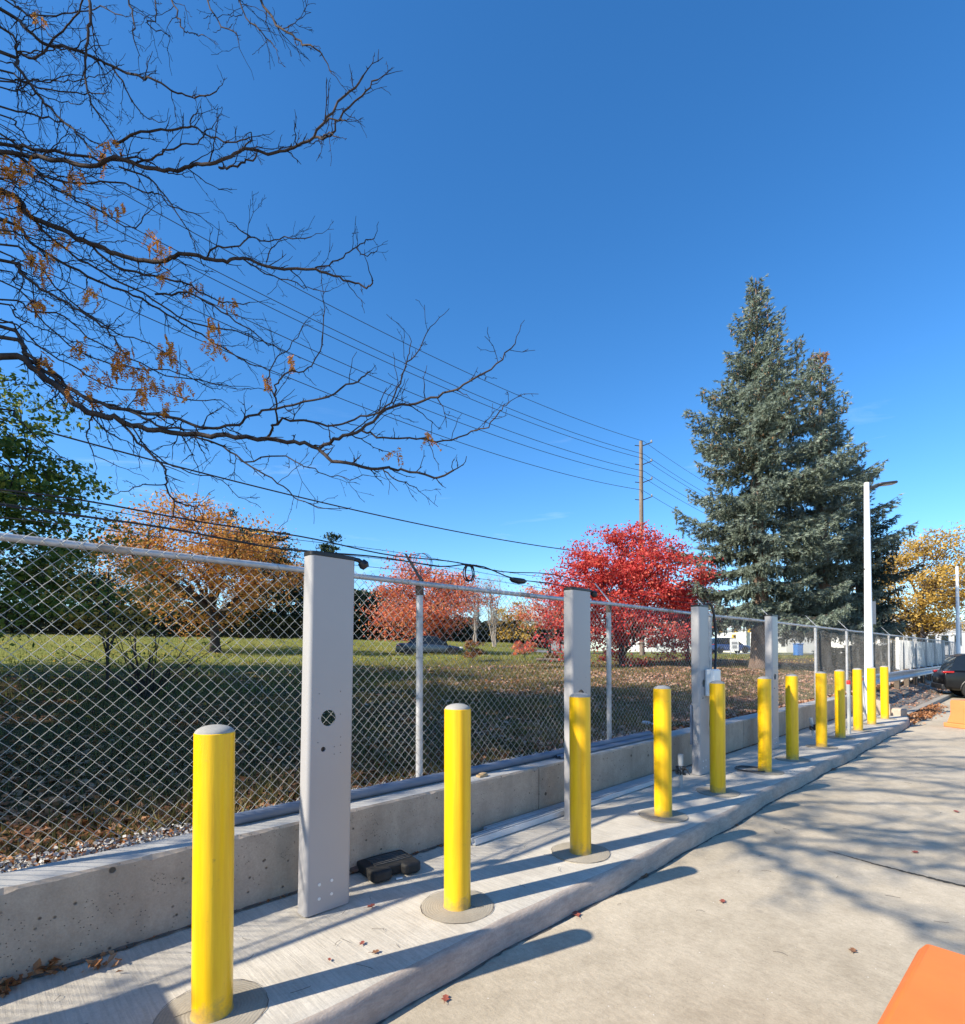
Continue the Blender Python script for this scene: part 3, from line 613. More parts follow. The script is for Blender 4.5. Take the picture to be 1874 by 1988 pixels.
# ------------------------------------------------------------------ things on the wall and pavement
def lying(name, pts, r, mt, label, cat, group=None, n=16, hollow=True):
    o = empty(name, pts[0], label, cat, group); iv = local(o); k = MB(); pts = [iv @ Vector(p) for p in pts]; k.tube(pts, r, n, cap=not hollow)
    if hollow: k.tube([p for p in pts], r*.86, n, cap=False)
    k.obj('pipe_wall', mt, o, smooth=True); return o
lying('conduit', [W(s, 3.585, WT+.038+.004*math.sin(s)) for s in np.linspace(1.25, 6.5, 12)], .037, M['dgrey'], 'thick blue grey conduit lying on the wall top against the fence', 'pipe')
for q, (t_, z_, r_, lb) in enumerate([(3.515, WT+.020, .018, 'thin grey conduit lying on the wall top beside the thick one'), (3.47, WT+.020, .018, 'outermost thin grey conduit on the wall top, nearest the edge')]):
    lying('conduit', [W(s, t_+.006*math.sin(s+q), z_) for s in np.linspace(4.45, 6.45, 8)], r_, M['dgrey'], lb, 'pipe')
def channel(t, z, sa, sb, lb, w_=.045, h=.04, skew=0):
    o = empty('steel_channel', W(sa, t, z), lb, 'steel channel', 'steel channels lying at the foot of the wall', rz); k = MB(); th = .004; L = sb-sa
    for c_, d in (((L/2, 0, th/2), (L, w_, th)), ((L/2, w_/2-th/2, h/2+th/2), (L, th, h)), ((L/2, -w_/2+th/2, h/2+th/2), (L, th, h)), ((L/2, w_/2-.007, h+th), (L, .010, th)), ((L/2, -w_/2+.007, h+th), (L, .010, th))): k.box(c_, d)
    o.rotation_euler = (0, 0, rz+skew); k.obj('channel_bar', M['steel'], o); return o
channel(3.33, ISL+.003, 3.25, 6.4, 'steel channel tucked against the foot of the wall')
channel(3.27, ISL+.003, 3.05, 6.35, 'middle steel channel lying on the pavement by the wall')
channel(3.195, ISL+.003, 2.98, 6.2, 'outermost steel channel lying on the pavement, open end nearest the camera', .05, .042)
lying('thin_rod', [W(2.9, 3.235, ISL+.012), W(6.1, 3.235, ISL+.012)], .009, M['darkmetal'], 'thin dark rod lying between the steel channels', 'rod', hollow=False)
# black rubber block
g = onz(752, 1694, ISL); o = empty('rubber_block', (g[0], g[1]+.03, ISL), 'black ribbed rubber sign base lying on the pavement against the wall', 'rubber base', rz=rz-.12)
k = MB(); k.prism(rrect(.37, .25, .03, 5), .006, .074); k.obj('base_slab', M['rubber'], o, (0, .02, 0), bev=.012, seg=3)
for q in range(6):
    k = MB(); k.prism(rrect(.28, .010, .004, 2), .072, .083); k.obj('rib', M['rubpale'], o, (.015, -.045+q*.026, 0), bev=.002)
for sx, w_ in ((-1, .15), (1, .14)):
    k = MB(); k.prism(rrect(w_, .13, .04, 6), .002, .076); k.obj('foot_lobe', M['rubber'], o, (sx*.115, -.10, 0), bev=.02, seg=4)
k = MB(); k.prism(rrect(.12, .05, .012, 4), .004, .06); k.obj('front_web', M['rubpale'], o, (0, -.05, 0), bev=.01)
def rock(k, c_, r, n=7, sq=.6):
    bm = bmesh.new(); bmesh.ops.create_icosphere(bm, subdivisions=2, radius=r)
    for v in bm.verts: v.co *= 1+random.uniform(-.22, .22); v.co.z *= sq
    vs = [tuple(Vector(c_)+v.co) for v in bm.verts]; fs = [tuple(v.index for v in f.verts) for f in bm.faces]; k.add(vs, fs); bm.free()
def thing1(name, k, mt, loc, label, cat, group=None, rot=(0, 0, 0), smooth=False, bev=0):
    o = k.obj(name, mt, None, loc, rot, smooth, bev); return tag(o, label, cat, group)
g = onz(684, 1699, ISL); k = MB(); rock(k, (0, 0, .022), .045, sq=.5); thing1('brown_stone', k, plain('brown_stone', (.14, .09, .07), .9, var=.4, sc=20), (g[0], g[1]+.05, ISL), 'flat brown stone on the pavement beside the black rubber block', 'stone')
g = onz(772, 1704, ISL); k = MB(); k.box((0, 0, .004), (.045, .016, .008)); thing1('white_chip', k, M['whitebox'], (g[0]+.015, g[1]-.02, ISL), 'small white chip on the pavement in front of the rubber block', 'chip', rot=(0, 0, .5))
g = onz(936, 1508, WT); k = MB(); k.box((0, 0, .009), (.10, .055, .018)); k.box((.01, .0, .024), (.06, .05, .010), .3); thing1('wood_offcut', k, M['pale_wood'], (g[0], g[1], WT+.002), 'pale wooden offcut lying on the wall top', 'wood block', rot=(0, 0, rz), bev=.002)
# taped conduit stubs
def stub(px, py, h, lb, s=1.0, lean=0):
    g = onz(px, py, ISL); o = empty('conduit_stub', (g[0], g[1], ISL), lb, 'pipe stub', 'taped conduit stubs sticking up from the pavement'); k = MB(); k.lathe([(.022*s, 0), (.022*s, h*.62), (.018*s, h*.63)], 18); k.lathe([(.030*s, h*.66), (.030*s, h), (.024*s, h), (.024*s, h*.9), (0, h*.9)], 18); k.obj('pipe_wall', M['pvc'], o, smooth=True)
    k = MB()
    for q in range(26):
        a = random.uniform(0, 6.28); r = random.uniform(.018, .045)*s; z = h*random.uniform(.40, .64); bx = (r*math.cos(a), r*math.sin(a), z)
        k.box(bx, (.035*s, .012*s, .03*s), M=(Matrix.Rotation(a, 3, 'Z') @ Matrix.Rotation(random.uniform(-1, 1), 3, 'X')))
    for q in range(4): k.tube([(.03*s, -.01*q, h*.6), (.055*s, -.01-.008*q, h*.56), (.085*s, -.02*q+.01, h*(.50-.03*q))], [.014*s, .011*s, .005], 6)
    k.obj('tape_wrap', M['rubpale'], o); o.rotation_euler = (0, lean, 0)
    return o
stub(1322, 1529, .38, 'taped grey conduit stub on the pavement between the fourth and fifth bollards')
stub(1580, 1432, .36, 'taped leaning conduit stub half hidden behind the eighth bollard', 1.0, -.12)
def capped(px, py, h, lb, lean=(0, 0)):
    g = onz(px, py, ISL); o = empty('capped_pipe', (g[0], g[1], ISL), lb, 'pipe', 'red capped pipes standing near the end wall'); k = MB(); k.lathe([(.030, 0), (.030, h), (0, h)], 18); k.obj('pipe_wall', M['pvc'], o, smooth=True)
    k = MB(); k.lathe([(.034, h-.06), (.035, h), (.028, h+.012), (0, h+.013)], 18); k.obj('end_cap', M['red'], o, smooth=True); o.rotation_euler = (lean[1], lean[0], 0)
capped(1649, 1425, 1.0, 'upright grey pipe with a red cap between two far bollards')
capped(1681, 1395, .95, 'grey pipe with a red cap leaning beside the white lamp pole', (-.10, 0))
# thin stake with red tape behind the second bollard
g = W(3.02, 3.30, ISL); o = empty('marker_stake', g, 'thin metal stake with red tape behind the second bollard, against the wall', 'stake'); k = MB(); k.box((0, 0, .24), (.012, .006, .48)); k.obj('stake_bar', M['steel'], o)
k = MB(); k.box((-.0, -.008, .30), (.03, .004, .03)); k.box((-.05, -.006, .26), (.045, .003, .045), .4); k.obj('red_tape', M['red'], o)
# loop of wire lying at bollard six
g = onz(1480, 1497, ISL); k = MB()
for q in range(3): k.tube([(.17*(1+.08*q)*math.cos(a), .15*(1+.05*q)*math.sin(a)+.01*q, .010+.004*math.sin(a*3+q)+.004*q) for a in np.linspace(.3, 5.6+q*.2, 40)], .005, 6)
thing1('wire_loop', k, M['wirecol'], (g[0]-.12, g[1]+.03, ISL+.004), 'loop of dark cable on the pavement around the foot of the sixth bollard', 'cable', smooth=True)
# rubbish behind the fence
g = onz(1408, 1378, .75); k = MB()
for q in range(9): rock(k, (random.uniform(-.12, .12), random.uniform(-.06, .06), random.uniform(0, .04)), random.uniform(.03, .06))
P = W(7.75, 4.3, 0); zt = float(terr(P[0], P[1])); thing1('crumpled_plastic', k, plain('crumpled_plastic', (.55, .62, .68), .3, var=.3, sc=6), (P[0], P[1], zt+.02), 'crumpled pale plastic litter among fallen leaves just behind the fence', 'litter')

# ------------------------------------------------------------------ lamp poles
def lamp(s, t, top, lb, head):
    x, y, _ = W(s, t); o = empty('lamp_post', (x, y, ISL if s < 20 else 0.2), lb, 'lamp post', 'white lamp posts'); zb = ISL if s < 20 else .2; h = top-zb
    k = MB(); k.lathe([(.105, 0), (.104, .05), (.058, h), (.055, h+.01), (0, h+.012)], 28); k.obj('pole', M['white'], o, smooth=True)
    k = MB(); k.lathe([(.16, 0), (.16, .02), (.11, .03)], 28); k.obj('base_plate', M['white'], o, smooth=True)
    k = MB(); k.prism(rrect(.10, .012, .004, 2), 0, .58); k.obj('sign_plate', plain('grey_plate', (.45, .43, .40), .6, var=.05), o, (.155, .02, 2.25), bev=.002)
    k = MB(); k.tube([(.06, 0, 3.68), (.105, 0, 3.68)], .02, 10); k.tube([(-.06, 0, 3.62), (-.08, 0, 3.66)], .018, 8); k.obj('clamp', M['darkmetal'], o, smooth=True)
    if head:
        hd = MB(); R_ = Matrix.Rotation(-.12, 3, 'Y')
        prof_ = rrect(.50, .24, .09, 6)
        hd.prism(prof_, 0, .055, lambda p: R_ @ Vector((p[0]+.50, p[1], p[2]-.02)) + Vector((0, 0, h-.08))); lu = hd.obj('luminaire', M['darkmetal'], o, bev=.02, seg=3)
        k = MB(); k.prism(rrect(.34, .18, .05, 5), -.006, .0, lambda p: R_ @ Vector((p[0]+.54, p[1], p[2]-.021)) + Vector((0, 0, h-.08))); k.obj('lens', M['lens'], lu)
        k = MB(); k.tube([(.04, 0, h-.14), (.15, 0, h-.10), (.30, 0, h-.065)], [.035, .032, .03], 12); k.obj('arm', M['darkmetal'], o, smooth=True)
    return o
x_ = at(1687.5, 1300, 13.6); sL = x_[0]*S[0]+13.6*S[1]; tL = x_[0]*N[0]+13.6*N[1]
lamp(sL, tL, float(at(1682, 938, 13.6)[2]), 'tall white lamp post with a dark arm lamp, behind the far yellow bollards', True)
x_ = at(1860, 1200, 28); lamp(x_[0]*S[0]+28*S[1], x_[0]*N[0]+28*N[1], float(at(1860, 1100, 28)[2]), 'farther white lamp post at the right edge beside the black car', False)

# ------------------------------------------------------------------ guardrail
gr = empty('guardrail', W(17.2, 3.45, .3), 'weathered steel guardrail running along the verge beyond the last bollard', 'guardrail'); iv = local(gr)
prf = [(0, .31), (.035, .295), (.035, .24), (-.03, .185), (-.03, .125), (.035, .07), (.035, .015), (0, 0)]
k = MB(); sl_ = np.arange(16.9, 46, .9); vs = []
for s in sl_:
    for t_, z_ in prf: vs.append(iv @ Vector(W(s, 3.42-t_, .74+z_)))
for s in sl_:
    for t_, z_ in prf: vs.append(iv @ Vector(W(s, 3.424-t_, .74+z_)))
n = len(prf); k.add(vs, [(i*n+j, (i+1)*n+j, (i+1)*n+j+1, i*n+j+1) for i in range(len(sl_)-1) for j in range(n-1)]+[(len(sl_)*n+i*n+j+1, len(sl_)*n+(i+1)*n+j+1, len(sl_)*n+(i+1)*n+j, len(sl_)*n+i*n+j) for i in range(len(sl_)-1) for j in range(n-1)]); k.obj('rail_beam', M['galvpipe'], gr)
for s in np.arange(17.6, 45, 1.95):
    k = MB(); k.box(iv @ Vector(W(s, 3.53, .62)), (.16, .15, .92), rz); k.obj('post', M['wood'], gr, bev=.008)

# ------------------------------------------------------------------ orange barriers
def barrier(loc, rz_, L, mt, lb):
    o = empty('plastic_barrier', loc, lb, 'barrier', 'orange plastic barriers', rz_)
    k = MB(); w0, w1 = .27, .20
    sec = [(-w0, .10), (-w0+.01, .13), (-w1, .30), (-w1, .58), (-w1+.03, .62), (w1-.03, .62), (w1, .58), (w1, .30), (w0-.01, .13), (w0, .10)]
    n = len(sec); k.add([(x, y, z) for x in (0, L) for y, z in sec], [tuple(range(n))[::-1], tuple(range(n, 2*n))]+[(i, (i+1) % n, n+(i+1) % n, n+i) for i in range(n)]); b_ = k.obj('barrier_body', mt, o, bev=.010, seg=3)
    k = MB(); k.prism(rrect(L+.10, .66, .05, 5), 0, .099, lambda p: (p[0]+L/2, p[1], p[2])); k.obj('base_flange', mt, o, bev=.015)
    k = MB(); k.lathe([(.085, 0), (.085, .014), (.079, .018), (.066, .016), (.062, -.0), (0, -.0)], 36, (.70, 0, .621)); k.obj('fill_rim', M['orange2'], o, smooth=True)
    return o
c0 = onz(1790, 1829, .62); c1 = onz(1701, 1988, .62)
d_ = (c1-c0)[:2]; an = math.atan2(d_[1], d_[0]); ux = d_/np.linalg.norm(d_); pn = np.array([-ux[1], ux[0]])   # left normal of travel direction
cen = c0[:2]+pn*.185-ux*.01
barrier((cen[0], cen[1], 0), an, 1.1, M['orange'], 'large near orange plastic barrier cut off by the bottom right corner of the photo')
c0 = onz(1859, 1360, .62); barrier((c0[0]+.05, c0[1]+.0, 0), an-.5+math.pi, 1.0, M['orange2'], 'faded orange barrier far off at the right edge near the black car')
# ------------------------------------------------------------------ cars
def car(loc, rz_, paint, lb, L=4.6, Wd=1.84, H=1.48, suv=False):
    o = empty('parked_car', loc, lb, 'car', 'parked cars', rz_); hw = Wd/2
    # side stations x(0 rear .. L front): (x, z_low, z_belt, inset)
    st = [(0, .42, .86, .16), (.05, .34, .98 if suv else .92, .09), (.35, .30, 1.03 if suv else .98, .02), (.9, .28, 1.02 if suv else .97, 0), (1.8, .27, .98 if suv else .94, 0), (2.8, .27, .95 if suv else .9, 0), (3.4, .27, .93 if suv else .86, .01), (4.0, .30, .86 if suv else .78, .04), (4.42, .33, .74 if suv else .68, .12), (4.6, .42, .62, .26)]
    k = MB(); vs = []; n = 10
    for x, z0, z1, ins in st:
        w_ = hw-ins; mz = (z0+z1)/2
        for y, z in [(-w_*.86, z0), (-w_*.98, z0+.08), (-w_, mz), (-w_*.97, z1-.06), (-w_*.86, z1), (w_*.86, z1), (w_*.97, z1-.06), (w_, mz), (w_*.98, z0+.08), (w_*.86, z0)]: vs.append((x*L/4.6, y, z))
    m_ = len(st); k.add(vs, [tuple(range(n)), tuple((m_-1)*n+j for j in range(n))[::-1]]+[(i*n+j, i*n+(j+1) % n, (i+1)*n+(j+1) % n, (i+1)*n+j) for i in range(m_-1) for j in range(n)])
    k.obj('body', paint, o, bev=.03, seg=3)
    gh = [(.18 if suv else .75, .96, .18), (.42 if suv else 1.25, H-.12 if suv else H-.14, .26), (.75 if suv else 1.7, H-.01, .30), (2.2, H, .30), (2.75, H-.06, .30), (3.55, .90, .16)]
    k = MB(); vs = []
    for x, z, ins in gh: vs += [(x*L/4.6, -(hw-.10), .88), (x*L/4.6, -(hw-ins), z), (x*L/4.6, (hw-ins), z), (x*L/4.6, (hw-.10), .88)]
    m_ = len(gh); k.add(vs, [(0, 1, 2, 3), tuple((m_-1)*4+j for j in range(4))[::-1]]+[(i*4+j, i*4+(j+1) % 4, (i+1)*4+(j+1) % 4, (i+1)*4+j) for i in range(m_-1) for j in range(4)]); k.obj('windows', M['glass'], o, bev=.03, seg=2)
    k = MB(); vs = []
    for x, z, ins in gh[1:5]: vs += [(x*L/4.6, -(hw-ins-.01), z+.012), (x*L/4.6, (hw-ins-.01), z+.012), (x*L/4.6, (hw-ins-.01), z-.03), (x*L/4.6, -(hw-ins-.01), z-.03)]
    k.add(vs, [(0, 1, 2, 3), (15, 14, 13, 12)]+[(i*4+j, i*4+(j+1) % 4, (i+1)*4+(j+1) % 4, (i+1)*4+j) for i in range(3) for j in range(4)]); k.obj('roof', paint, o, bev=.015)
    for sx in (-1, 1):
        k = MB()
        for xx in (1.55, 2.45): k.box((xx*L/4.6, sx*(hw-.17), 1.14), (.07, .03, .52), M=Matrix.Rotation(-sx*.40, 3, 'X'))
        k.obj('pillar', paint, o)
    for x in (.86, 3.72):
        for sy in (-1, 1):
            R = .35 if suv else .32; wl = MB(); wl.lathe([(R*.62, -.10), (R*.9, -.11), (R, -.08), (R, .08), (R*.9, .11), (R*.62, .10)], 28); wh = wl.obj('wheel', M['tyre'], o, (x*L/4.6, sy*(hw-.11), R), (math.pi/2, 0, 0), smooth=True)
            k = MB(); k.lathe([(0, -.085), (R*.2, -.09), (R*.6, -.07), (R*.63, -.10), (R*.63, .10), (R*.6, .07), (R*.2, .09), (0, .085)], 28); k.obj('rim', M['rim'], wh, smooth=True)
            k = MB(); k.tube([(x*L/4.6+(R+.04)*math.cos(a), sy*(hw+.004), R+(R+.04)*math.sin(a)) for a in np.linspace(0, math.pi, 14)], .022, 6); k.obj('wheel_arch', M['black'], o)
    for sy in (-1, 1):
        k = MB(); k.box((.06, sy*(hw-.25), .96 if suv else .82), (.10, .30, .08)); k.box((.18, sy*(hw-.065), .97 if suv else .83), (.26, .07, .07)); k.obj('tail_light', M['redlamp'], o, bev=.02)
        k = MB(); k.box((L-.16, sy*(hw-.30), .66), (.2, .30, .12)); k.obj('headlight', M['headlamp'], o, bev=.02)
        k = MB(); k.box((3.3*L/4.6, sy*(hw+.06), 1.0), (.12, .18, .12)); k.obj('mirror', paint, o, bev=.03)
    k = MB(); k.box((.02, 0, .42), (.14, Wd*.86, .20)); k.obj('bumper', M['black'] if suv else paint, o, bev=.03)
    k = MB(); k.box((.015, 0, .74), (.02, .42, .13)); k.obj('number_plate', M['plate'], o)
    return o
g = onz(1836, 1356, 0); car((g[0]+.35, g[1]+.75, 0), -.50, M['carblack'], 'black car parked at the right edge, its rear corner and tail light showing', L=4.6, H=1.64, suv=True)
g = at(770, 1266, 37.5); car((g[0], 37.5, float(terr(g[0], 37.5))), .10, M['cargrey'], 'dark blue saloon seen beyond the lawn crest beneath the salmon red tree', L=4.6)
def road_z(x, y): return float(terr(x, y))+.03
g = at(1372, 1262, 60); car((g[0]+.3, 60, road_z(g[0], 60)), .05, M['carblue'], 'blue car on the street seen through the mesh beside the cabled panel', L=4.5, H=1.7, suv=True)

# ------------------------------------------------------------------ street beyond
pts_c = [(x, 62+.10*(x-20)) for x in np.linspace(4, 160, 80)]
vs = []; 
for x, y in pts_c:
    for dy in np.linspace(-5.5, 9, 8): vs.append((x-.1*dy, y+dy, float(terr(x, y+dy))+.05))
k = MB(); k.add(vs, [(i*8+j, (i+1)*8+j, (i+1)*8+j+1, i*8+j+1) for i in range(79) for j in range(7)]); tag(k.obj('road', plain('street_asphalt', (.17, .17, .175), .9, var=.12, sc=.6)), kind='structure')
# ------------------------------------------------------------------ tube network (numpy, many branches in one mesh)
class Net:
    def __init__(s, n=5): s.n = n; s.V = []; s.Q = []; s.c = 0
    def add(s, pts, r):
        P = np.asarray(pts, float); k = len(P); r = np.broadcast_to(np.asarray(r, float), (k,))
        T = np.gradient(P, axis=0); T = unit(T); u = np.array([0, 0, 1.]) if abs(T[0, 2]) < .9 else np.array([1., 0, 0])
        E = unit(np.cross(T, u[None])); G = np.cross(T, E); a = np.arange(s.n)*2*math.pi/s.n
        V = P[:, None]+(E[:, None]*np.cos(a)[None, :, None]+G[:, None]*np.sin(a)[None, :, None])*r[:, None, None]
        i = s.c+(np.arange(k-1)[:, None]*s.n+np.arange(s.n)[None]); j = s.c+(np.arange(k-1)[:, None]*s.n+(np.arange(s.n)+1)[None] % s.n)
        s.V.append(V.reshape(-1, 3)); s.Q.append(np.stack([i, j, j+s.n, i+s.n], -1).reshape(-1, 4)); s.c += k*s.n
    def obj(s, name, mt, parent):
        return link(name, idx_mesh(name, np.concatenate(s.V), np.concatenate(s.Q)), mt, parent, smooth=True)
def curve(a, b, n, sag=0, wob=0, rs=rng):
    a = np.array(a, float); b = np.array(b, float); t = np.linspace(0, 1, n)[:, None]; P = a+(b-a)*t; P[:, 2] += (sag*4*t*(1-t))[:, 0]
    if wob: 
        w_ = np.cumsum(rs.normal(size=(n, 3))*wob, 0); w_ -= t*w_[-1]; w_ -= w_[0]*(1-t); P = P+w_
    return P
def broadleaf(x, y, H, R, trunk_h, lf, lb, seed, nl=14000, size=.13, K=90, bk='bark', trunk_r=.18, ctr=None, lean=(0, 0), group=None, squash=(1, 1, 1), base_z=None, limbs=8, spread=.36, shell=.45, cat='tree', inner=1.0, flat=.2):
    rs = np.random.default_rng(seed); z0 = float(terr(x, y)) if base_z is None else base_z
    o = empty('tree', (x, y, z0), lb, cat, group); ch = H-trunk_h; cz = trunk_h+ch*.5; c_ = np.array([lean[0], lean[1], cz])
    D = unit(rs.normal(size=(K*3, 3))); q = rs.random(K*3)**(1/3)*(1-shell)+shell*.98
    # lobed outline
    lob = 1+.20*np.sin(D[:, 0]*4.3+seed)+.17*np.sin(D[:, 1]*5.1+D[:, 2]*3.7+seed*2)+.10*np.sin(D[:, 2]*9+seed)
    Pk = D*q[:, None]*lob[:, None]*np.array([R*squash[0], R*squash[1], ch*.5*squash[2]])*.86
    Pk[:, :2] *= (1-.16*np.clip(Pk[:, 2:3]/(ch*.5), -1, 1)); Pk = (Pk+c_)[:K]
    net = Net(7); top = np.array([lean[0]*.6, lean[1]*.6, trunk_h+ch*.62])
    tp = curve((0, 0, -.15), top, 14, 0, .05*trunk_r*4, rs); tr = np.linspace(trunk_r, trunk_r*.28, 14); tr[0] *= 1.45; tr[1] *= 1.12; net.add(tp, tr)
    bn = Net(5); nodes = []; ends = Pk[rs.choice(K, min(limbs, K), replace=False)]
    for e in ends:
        h = np.clip(trunk_h*.75+rs.random()*ch*.35, 0, top[2]*.95); s0 = tp[np.argmin(abs(tp[:, 2]-h))]
        L = curve(s0, s0+(e-s0)*.92, 10, rs.uniform(.1, .4)*R*.3, .06*R/4, rs); bn.add(L, np.linspace(trunk_r*.5, trunk_r*.12, 10)); nodes += list(L[2:])
    nodes += list(tp[7:]); nodes = np.array(nodes); tw = Net(4)
    for p in Pk:
        i = np.argmin(((nodes-p)**2).sum(1)+.4*np.maximum(nodes[:, 2]-p[2], 0)**2); L = curve(nodes[i], p, 6, rs.uniform(0, .2), .035*R/4, rs); tw.add(L, np.linspace(trunk_r*.13, trunk_r*.04, 6))
        for _ in range(3): tw.add(curve(L[rs.integers(2, 5)], p+rs.normal(size=3)*R*.11, 4, 0, .02, rs), np.linspace(trunk_r*.07, trunk_r*.025, 4))
    net.obj('trunk', M[bk], o); bn.obj('limbs', M[bk], o); tw.obj('twigs', M[bk], o)
    if nl:
        wgt = rs.random(K)**.6+.15; idx = rs.choice(K, nl, p=wgt/wgt.sum()); rad = R*spread*(.55+.9*rs.random(K)); d = rs.normal(size=(nl, 3))*np.array([1, 1, .55])
        sub = unit(rs.normal(size=(K, 6, 3)))*.75; si = rs.integers(0, 6, nl)    # sub clumps in every cluster give gaps
        P = Pk[idx]+(sub[idx, si]+d*.36)*rad[idx, None]*np.array([1, 1, .62]); P = P[P[:, 2] > .15]; leaf_obj('foliage', P, size, M[lf], o, rs, flat=flat, fold=False)
    return o
# ------------------------------------------------------------------ spruces
def spruce(x, y, H, R, lb, seed, mt, z_low=.16, group='big blue spruces', z0=None, dead_top=0, cones=1200, dens=1.0, asym=None):
    rs = np.random.default_rng(seed); z0 = float(terr(x, y)) if z0 is None else z0
    o = empty('spruce_tree', (x, y, z0), lb, 'tree', group); net = Net(9); zz = np.linspace(-.2, H, 26); net.add(np.stack([.05*np.sin(zz*.6), .05*np.cos(zz*.5), zz], 1), np.interp(zz, [-.2, .3, H*.5, H], [.45, .34, .2, .015])); net.obj('trunk', M['sprucebark'], o)
    bn = Net(4); tips = []; dirs = []; sz = []; dead = []; cn = []
    z = H*z_low; 
    while z < H-.15:
        f = (z-H*z_low)/(H*(1-z_low)); Lm = R*min(1, (1-f)/.60)**.95*(1-.10*(1-f)**4)+.08; nb = int(np.clip(5+3*(1-f), 4, 8)); a0 = rs.random()*6.28; Lm *= rs.uniform(.8, 1.12)
        for b_ in range(nb):
            if rs.random() < .05: continue
            a = a0+b_*2*math.pi/nb+rs.normal()*.22; L = Lm*rs.uniform(.55, 1.22 if f < .6 else 1.05)
            if asym: L *= 1+asym[0]*math.cos(a-asym[1])
            n = 9; t = np.linspace(0, 1, n); rise = .32*f+.10-.25*(1-f); droop = -.30*L*t*(1-t)*(1.25-f)+L*(rise*t)+.12*L*t**3
            dx = np.cos(a+.12*np.sin(t*3+a)); dy = np.sin(a+.12*np.sin(t*3+a)); zb = z+rs.uniform(-.12, .12)
            P = np.stack([dx*L*t, dy*L*t, zb+droop], 1); bn.add(P, np.linspace(.012+.028*(L/R), .006, n))
            tan = np.array([math.cos(a), math.sin(a), 0]); sdv = np.array([-math.sin(a), math.cos(a), 0])
            m_ = max(4, int(L/.10*dens)); isdead = z > H-dead_top and dead_top > 0
            for q in range(m_):
                tq = .05+.95*(q+rs.random())/m_; 
                if isdead and rs.random() < .5: continue
                pb = np.array([np.interp(tq, t, P[:, 0]), np.interp(tq, t, P[:, 1]), np.interp(tq, t, P[:, 2])]); w_ = L*.36*(1-tq)**.6*min(1, tq*2.6+.25)+.14; sgn = 1 if q % 2 else -1
                dv = tan*.75+sdv*sgn*rs.uniform(.55, 1.1)+np.array([0, 0, rs.uniform(-.22, .12)]); dv /= np.linalg.norm(dv); l_ = w_*rs.uniform(.6, 1.15); e = pb+dv*l_; e[2] -= .22*l_*(1-f)
                if l_ > .3: bn.add(np.stack([pb, e]), [.007, .003])
                ns = max(2, int(l_/.08)); tt = (np.arange(ns)+.6)/ns
                for s_ in tt:
                    tips.append(pb+(e-pb)*s_+rs.normal(size=3)*np.array([.035, .035, .05])); dirs.append(dv*.8+tan*.3+np.array([0, 0, .12])); sz.append(.75+.5*s_); dead.append(isdead)
                if f > .42 and rs.random() < .5 and cones: cn.append(pb+(e-pb)*.6+np.array([0, 0, -.10]))
                # hanging secondary twig
                if rs.random() < .75*(1-f*.6):
                    hp = pb+(e-pb)*rs.uniform(.2, .8)
                    for s_ in range(4): tips.append(hp+np.array([rs.normal()*.02, rs.normal()*.02, -.075*(s_+1)])); dirs.append(np.array([rs.normal()*.2, rs.normal()*.2, -1])); sz.append(.75); dead.append(isdead)
        z += (.34+.22*(1-f))*rs.uniform(.65, 1.35)
    bn.obj('branches', M['bark'], o)
    T_ = np.array(tips); Dv = unit(np.array(dirs)); sz = np.array(sz); dead = np.array(dead); nb = 11; n = len(T_)
    # bottle-brush tufts: thin blades fanned about the twig axis
    A = np.repeat(Dv, nb, 0); rnd = rs.normal(size=(n*nb, 3)); perp = unit(rnd-A*(rnd*A).sum(1, keepdims=True)); L = (.135*np.repeat(sz, nb)*rs.uniform(.7, 1.25, n*nb))[:, None]
    d = unit(A*rs.uniform(.5, 1.3, (n*nb, 1))+perp*.75); base = np.repeat(T_, nb, 0)+A*rs.uniform(-.06, .06, (n*nb, 1)); side = unit(np.cross(d, perp))*.018
    V = np.stack([base-side, base+side, base+d*L], 1).reshape(-1, 3); r = np.clip(np.repeat(rs.random(n)*.5, nb)+rs.random(n*nb)*.35+.15*np.clip(np.repeat(sz, nb)-.8, 0, 1), 0, 1)
    dd = np.repeat(dead, nb); V3 = V.reshape(-1, 3, 3)
    link('needles', np_mesh('needles', V3[~dd].reshape(-1, 3), 3, r[~dd]), mt, o)
    if dd.any(): link('dead_top', np_mesh('dead', V3[dd].reshape(-1, 3), 3, r[dd]), M['cone'], o)
    if cones and cn:
        cn = np.array(cn); cn = cn[rs.permutation(len(cn))[:cones]]; P = np.repeat(cn, 2, 0)+rs.normal(size=(len(cn)*2, 3))*np.array([.05, .05, .02]); ax = np.tile([0, 0, 1.], (len(P), 1)); leaf_obj('cones', P, .12, M['cone'], o, rs, axis=ax, aspect=.38, fold=True)
    return o
def px_tree(px, Y): return float((px-CX)/F*Y)
# big pair on the right
Y = 22.0; z0 = float(terr(px_tree(1470, Y), Y)); spruce(px_tree(1474, Y), Y, at(1478, 540, Y)[2]-z0, 3.4, 'tallest blue spruce, its pointed top highest above the fence', 11, M['needle'], .15, cones=700)
Y = 25.0; z0 = float(terr(px_tree(1598, Y), Y)); spruce(px_tree(1598, Y), Y, at(1597, 676, Y)[2]-z0, 2.85, 'blue spruce with a dead brown tip, just right of the tallest one', 12, M['needle'], .14, dead_top=1.1, cones=500)
Y = 28.0; z0 = float(terr(px_tree(1660, Y), Y)); spruce(px_tree(1672, Y), Y, at(1650, 900, Y)[2]-z0, 2.2, 'darker shorter spruce behind the tall white lamp post', 13, M['needle_dark'], .08, cones=0)
